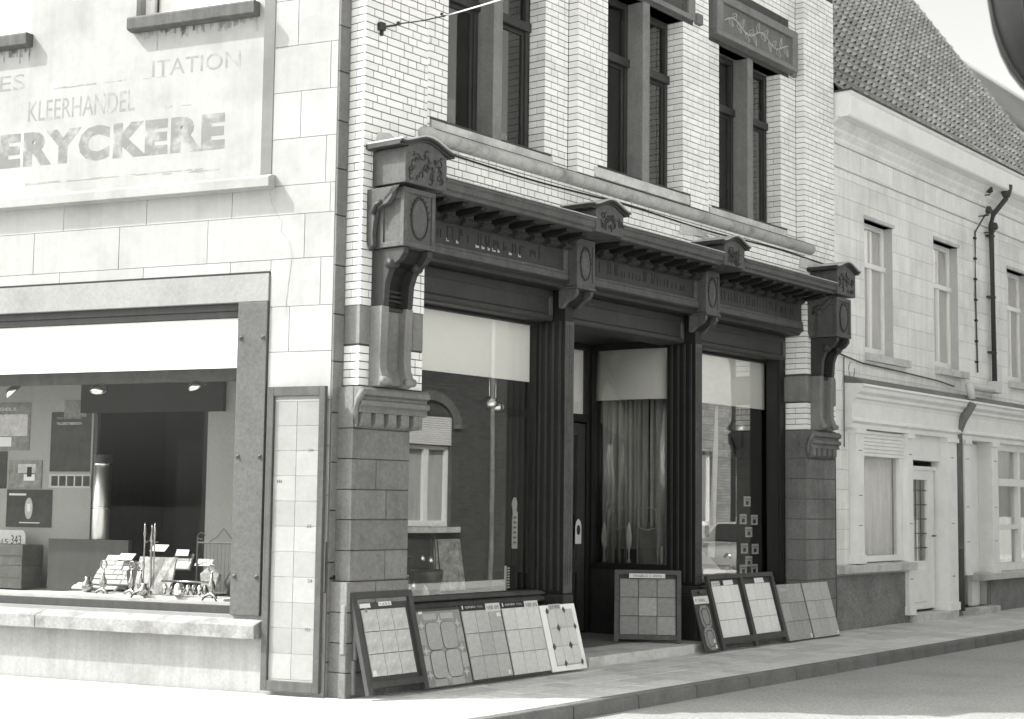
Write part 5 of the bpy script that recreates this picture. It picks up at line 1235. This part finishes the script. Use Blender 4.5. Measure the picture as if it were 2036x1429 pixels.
# pipes
t = thing('downpipe', 'dark cast iron downpipe with swan neck from the gutter down between the two house fronts', 'downpipe', A, ZF)
MB().tube([(15.02, .33, 6.74), (15.02, .32, 6.62), (14.88, .16, 6.36), (14.86, .13, 6.2), (14.90, .13, 3.62)], .042, 10).build('pipe', M['pipe'], t, smooth=True)
MB().lathe([(.05, 0), (.075, .06), (.10, .16), (.10, .20)], 15.02, .33, 6.64, 12).build('funnel', M['pipe'], t, smooth=True)
for z in (6.0, 5.0, 4.1): MB().box(14.80, 14.97, .05, .15, z, z + .03).build('bracket', M['pipe'], t)
t = thing('downpipe', 'pale horizontal pipe over the shop cornice turning down between the two shopfronts', 'downpipe', A, ZF)
MB().tube([(14.90, .13, 3.52), (14.6, .16, 3.50), (13.36, .30, 3.46), (13.30, .34, 3.42), (13.30, .36, 3.26)], .06, 10).build('pipe', M['wpipe'], t, smooth=True)
MB().box(14.75, 15.05, .06, .2, 3.46, 3.64).build('hopper', M['wpipe'], t, bevel=.01)
MB().tube([(13.33, .37, 3.20), (13.31, .22, 2.95), (13.33, .13, 2.75), (13.33, .13, 1.0)], .065, 10).build('pipe', M['stone'], t, smooth=True)
MB().tube([(13.33, .13, 1.0), (13.33, .13, .08)], .065, 10).build('pipe', M['pipe'], t, smooth=True)
t = thing('wall_cable', 'clipped cable running down the pale front beside the dark downpipe', 'cable', A, ZF)
MB().tube([(14.75, .20, 6.40), (14.55, .15, 6.3), (14.32, .07, 6.0), (14.29, .07, 5.0), (14.33, .07, 3.75)], .014, 6).build('cable', M['wood2'], t)
for i in range(7): MB().box(14.27, 14.33, .05, .09, 3.9 + i * .33, 3.93 + i * .33).build('clip', M['ink'], t)
for i, (s, z) in enumerate(((14.55, 6.62), (14.50, 6.28), (14.75, 6.05))):
    t = thing('insulator', ('topmost dark cable insulator on an iron arm under the white gutter', 'middle dark cable insulator on an iron arm under the white gutter', 'lowest dark cable insulator touching the downpipe')[i], 'insulator', PF(s, z, HO), ZF, group='cable insulators under the white gutter')
    MB().tube([(0, 0, 0), (0, .18, 0), (0, .18, .06)], .012, 6).tube([(0, .17, 0), (-.15, .22, -.03)], .010, 6).build('arm', M['pipe'], t)
    MB().lathe([(.03, 0), (.055, .02), (.05, .07), (.035, .11), (.01, .12)], 0, .18, .03, 10).build('cup', M['pipe'], t, smooth=True)
q = MB().tube([(9.1, .07, 3.66), (9.4, .08, 3.63), (10.1, .08, 3.56), (11.6, .09, 3.53), (12.7, .09, 3.50), (13.3, .09, 3.46)], .012, 5)
q.tube([(9.55, .075, 3.6), (9.55, .07, 2.4)], .008, 5).tube([(9.75 + .09 * cos(a), .09, 3.44 + .11 * sin(a)) for a in [1.6 + i * .5 for i in range(11)]], .005, 5, False)
o = q.build('wall_cable', M['wood2']); o.location = A; o.rotation_euler = (0, 0, ZF); o['label'] = 'looped dark cable strung along the pale front under the upper windows'; o['category'] = 'cable'
# house beyond, only its pale roof shows at the upper right
t = thing('far_house', 'pale tiled roof of the next house showing behind the pantiled one', 'building', A, ZF)
MB().box(19.25, 34, -9, .0, -.1, 7.55).build('wall', M['stucco'], t)
ro = MB().prism([(.3, 7.6), (-4.2, 12.1), (-9.2, 7.6)], 's', 19.2, 34).build('roof', M['ptile'], t)
q = MB()
for c_ in range(46):
    for k in range(20):
        s0, d0 = 19.2 + c_ * .24, k * .30; q.box(0, .01, 0, .01, 0, .01) if False else None
        a1 = math.atan2(4.5, 4.5); o0, z0 = .34 - d0 * cos(a1), 7.62 + d0 * sin(a1)
        q.add([(s0, -o0, z0 + .03), (s0 + .22, -o0, z0 + .01), (s0 + .22, -(o0 - .28 * cos(a1)), z0 + .28 * sin(a1) + .01), (s0, -(o0 - .28 * cos(a1)), z0 + .28 * sin(a1) + .02)], [(0, 1, 2, 3)])
q.build('roof_tiles', M['ptile'], ro, kind='stuff')

# ================================================================== OPPOSITE SIDE OF THE STREET (brick houses and car seen in the shop glass)
OD = 10.5
FOp = PF(0, 0, OD)
pv2 = MB().box(-8, 60, OD - 1.5 - .0, OD + .2, -.119, -.002); o = pv2.build('opposite_pavement', M['paving']); o.location = A; o.rotation_euler = (0, 0, ZF); o['kind'] = 'structure'
def opp(name, lab, s0, s1, zt, openings, bm_, shutter=False):
    t = thing(name, lab, 'building', A, ZF)
    q = MB()
    for (a, b, c, d) in subtract([(s0, s1, -.1, zt)], [w[:4] for w in openings]): q.box(a, b, OD + .006, OD + .35, c, d)
    q.build('wall', M['oppmortar'], t)
    rest = MB(); row = 0; z = 0
    while z < min(zt, 6.2):
        s = s0 - (.11 if row % 2 else 0)
        while s < s1:
            for (e, f, g, h) in subtract([(max(s, s0), min(s + .22, s1), z, z + .075)], [w[:4] for w in openings]):
                if f - e > .03 and h - g > .03: rest.box(e + .005, f - .005, OD + .02, OD - R.uniform(0, .003), g + .005, h - .005)
            s += .22
        row += 1; z += .075
    rest.build('brick_courses', bm_, t, kind='stuff')
    return t
ow1 = (13.35, 14.75, 1.12, 3.35)
t = opp('brick_house', 'dark brick house across the street with an arched shuttered window, mirrored in the shop glass', 6.5, 19.8, 8.0, [ow1, (8.6, 9.7, .1, 2.9), (10.6, 11.9, 1.1, 3.3), (17.0, 18.2, 1.1, 3.2)], M['oppbrick'])
for (a, b, c, d) in (ow1, (10.6, 11.9, 1.1, 3.3), (17.0, 18.2, 1.1, 3.2)):
    m_ = (a + b) / 2
    wo = MB()
    for (x0, x1) in ((a, a + .10), (m_ - .08, m_ + .08), (b - .10, b)): wo.box(x0, x1, OD + .10, OD + .16, c, 2.72)
    wo.box(a, b, OD + .095, OD + .16, c, c + .12).box(a, b, OD + .095, OD + .16, 2.66, 2.74)
    w1 = wo.build('window', M['white'], t, bevel=.005)
    MB().box(a, b, OD + .17, OD + .18, c, d).build('pane', M['curtain2'], w1)
    for i in range(13): MB().box(a, b, OD + .02, OD + .085, 2.76 + i * .045, 2.795 + i * .045).build('shutter_slat', M['white'], w1)
    MB().box(a - .25, b + .2, OD - .10, OD + .2, c - .12, c - .01).build('window_sill', M['sill'], w1, bevel=.006)
    R3 = random.Random(2); ar = (b - a) / 2 + .05
    for i in range(17):
        t0 = i / 17 * pi; t1 = (i + .9) / 17 * pi
        pts = [(m_ - r_ * cos(x), 3.1 + r_ * .75 * sin(x)) for r_, x in ((ar, t0), (ar, t1), (ar + .24, t1), (ar + .24, t0))]
        MB().prism(pts, 'o', OD - .05, OD + .1).build('arch_brick', M['quoin'], t)
    MB().prism([(m_ - ar * cos(x), 3.1 + ar * .75 * sin(x)) for x in [i * pi / 12 for i in range(13)]], 'o', OD + .05, OD + .12).build('arch_field', M['wood2'], t)
MB().tube([(16.0, OD - .05, 0), (16.0, OD - .05, 6.5)], .05, 8).build('downpipe', M['darkplinth'], t)
t2 = opp('buff_brick_house', 'lighter buff brick house across the street, mirrored in the right display window', 19.9, 36, 7.0, [(21.5, 22.7, .1, 2.9), (24.0, 25.2, 1.1, 3.0), (26.1, 26.75, .1, 3.6), (28.8, 30, 1.1, 3.0)], M['oppbrick2'])
for (a, b, c, d) in ((21.5, 22.7, .1, 2.9), (24.0, 25.2, 1.1, 3.0), (26.1, 26.75, .1, 3.6), (28.8, 30, 1.1, 3.0)):
    w1 = MB().box(a, a + .09, OD + .1, OD + .16, c, d).box(b - .09, b, OD + .1, OD + .16, c, d).box(a, b, OD + .1, OD + .16, c, c + .1).build('window', M['white'], t2); MB().box(a, b, OD + .17, OD + .18, c, d).build('pane', M['dark2'], w1)
MB().prism([(OD, 8.0), (OD + 4, 11.5), (OD + 8, 8.0)], 's', 6.4, 19.85).build('roof', M['tile'], t); MB().prism([(OD, 7.0), (OD + 4, 10.5), (OD + 8, 7.0)], 's', 19.9, 36).build('roof', M['tile'], t2)
t3 = thing('white_fill_house', 'unseen white rendered house added across the street to reflect light onto the shopfront', 'building', A, ZF)  # added out of view as a light reflector for the shaded shopfront
oh = [(-24 + 3.2 * i, -24 + 3.2 * i + 1.1, z, z + 1.9) for i in range(9) for z in (1.0, 4.4)]
wall_mb((-27, 6.3, -.1, 7.5), oh, OD + .0, OD + .3).build('wall', M['white'], t3)
for (a, b, c, d) in oh: w1 = MB().box(a, a + .08, OD + .1, OD + .16, c, d).box(b - .08, b, OD + .1, OD + .16, c, d).box(a, b, OD + .1, OD + .16, c, c + .1).box(a, b, OD + .1, OD + .16, d - .1, d).build('window', M['wood2'], t3); MB().box(a, b, OD + .17, OD + .18, c, d).build('pane', M['dark2'], w1)
MB().prism([(OD, 7.5), (OD + 4, 11), (OD + 8, 7.5)], 's', -27, 6.35).build('roof', M['tile'], t3)
CARS = 19.9
# parked car, mirrored low in the right display window
t = thing('parked_car', 'pale small car parked across the street, mirrored in the right display window', 'car', PF(CARS, -.12, 7.6), ZF)
body = [(0.05, .35), (0.0, .55), (.06, .78), (.95, .92), (1.45, 1.36), (2.75, 1.40), (3.35, .98), (3.75, .90), (3.82, .55), (3.76, .35)]
bd = MB()
N = len(body)
for (oo, sx) in ((0.0, .0), (.06, .0)): pass
bd.prism(body[:3] + [(.95, .90), (3.35, .95)] + body[7:], 'o', -.78, .78)
bd.build('body', M['carpaint'], t, bevel=.06, smooth=True)
MB().add([(.98, -.72, .88), (3.33, -.72, .93), (2.78, -.56, 1.38), (1.48, -.56, 1.36), (.98, .72, .88), (3.33, .72, .93), (2.78, .56, 1.38), (1.48, .56, 1.36)],
         [(0, 1, 2, 3), (4, 7, 6, 5), (3, 2, 6, 7), (0, 3, 7, 4), (1, 5, 6, 2)]).build('roof', M['carpaint'], t, bevel=.04)
for sgn in (1, -1):
    y_ = .725 * sgn
    for (p0, p1, p2, p3) in (((1.15, .93), (2.05, .95), (2.05, 1.31), (1.52, 1.30)), ((2.15, .95), (3.10, .97), (2.72, 1.32), (2.15, 1.31))):
        vs = [(p[0], -(y_ - sgn * (p[1] - .9) * .34) - sgn * .004, p[1]) for p in (p0, p1, p2, p3)]
        q = MB(); q.add(vs, [(0, 1, 2, 3)]); q.build('side_window', M['dark'], t)
    for wx in (.72, 3.05):
        w1 = MB().tube([(wx, sgn * .62, .29), (wx, sgn * .80, .29)], .29, 20).build('wheel', M['rubber'], t); MB().tube([(wx, sgn * .79, .29), (wx, sgn * .815, .29)], .16, 16).build('rim', M['chrome'], w1)
q = MB(); q.add([(1.02, -.62, .93), (1.02, .62, .93), (1.46, .50, 1.30), (1.46, -.50, 1.30)], [(0, 1, 2, 3)]); ob = q.build('windscreen', M['dark'], t); ob.location = (-.03, 0, .02)
q = MB(); q.add([(3.32, -.62, .98), (3.32, .62, .98), (2.84, .50, 1.34), (2.84, -.50, 1.34)], [(0, 1, 2, 3)]); ob = q.build('rear_window', M['dark'], t); ob.location = (.03, 0, .02)
for y_ in (-.55, .55): MB().ball((.03, y_, .62), .04, .10, .09, 12, 8).build('headlight', M['chrome'], t, smooth=True)
MB().box(-.06, .04, -.7, .7, .36, .46).box(3.76, 3.88, -.7, .7, .36, .46).build('bumper', M['chrome'], t, bevel=.02)

# ================================================================== OVERHEAD LANTERN AND WIRE
D0 = 5.2
def at(px, py, D):
    d = fw * F_PX + rv * (px - W / 2) - uv * (py - H / 2); return Vector((0, 0, EYE)) + d * (D / F_PX)
lc = at(2122, -62, D0); sx = D0 / F_PX
t = thing('hanging_lantern', 'large dark rounded blurred lantern hanging into the top right corner of the picture', 'lantern', lc, 0)
q = MB(); prof = []
for i in range(17):
    a = pi * i / 16; r_ = 156 * sx * sin(a) ** .92; zz = -272 * sx * cos(a); prof.append((max(.004, r_), zz))
q.lathe(prof, 0, 0, 0, 28); q.build('globe', M['leafbody'], t, smooth=True)
for k in range(10):
    a = k * 2 * pi / 10
    MB().tube([((r_ + .004) * cos(a), (r_ + .004) * sin(a), zz) for r_, zz in prof], .006, 5).build('rib', M['black'], t)
MB().lathe([(.03, 0), (.10, .01), (.07, .06), (.02, .10)], 0, 0, 272 * sx - .02, 14).build('cap', M['black'], t, smooth=True)
hook = lc + Vector((0, 0, 272 * sx + .20)); MB().tube([(0, 0, 272 * sx + .06), (0, 0, 272 * sx + .20)], .008, 6).build('hanger', M['black'], t)
a0 = PF(.80, 5.86, P_ + .33); pts = []
a00 = PF(.46, 5.74, P_ + .10)
e1 = PF(6.0, 7.8, OD)
for i in range(25):
    u = i / 24; p = a0 * (1 - u) + hook * u; p.z -= .06 * 4 * u * (1 - u); pts.append(p)
for i in range(1, 13):
    u = i / 12; p = hook * (1 - u) + e1 * u; p.z -= .2 * 4 * u * (1 - u); pts.append(p)
q = MB(); q.tube([(p.x, -p.y, p.z) for p in pts], .0065, 6)
o = q.build('span_wire', M['wpipe']); o['label'] = 'thin pale wire running from the brick pier out over the street'; o['category'] = 'wire'
q = MB(); q.tube([(p.x, -p.y, p.z) for p in (a00, (a00 + a0) / 2 - Vector((0, 0, .01)), a0)], .006, 5)
o = q.build('wire_stay', M['black']); o['label'] = 'short dark twisted stay between the wall hook and the pale wire'; o['category'] = 'wire'
print('OBJECTS', len(bpy.data.objects), 'TRIS', sum(sum(len(p.vertices) - 2 for p in o.data.polygons) for o in bpy.data.objects if o.type == 'MESH'))
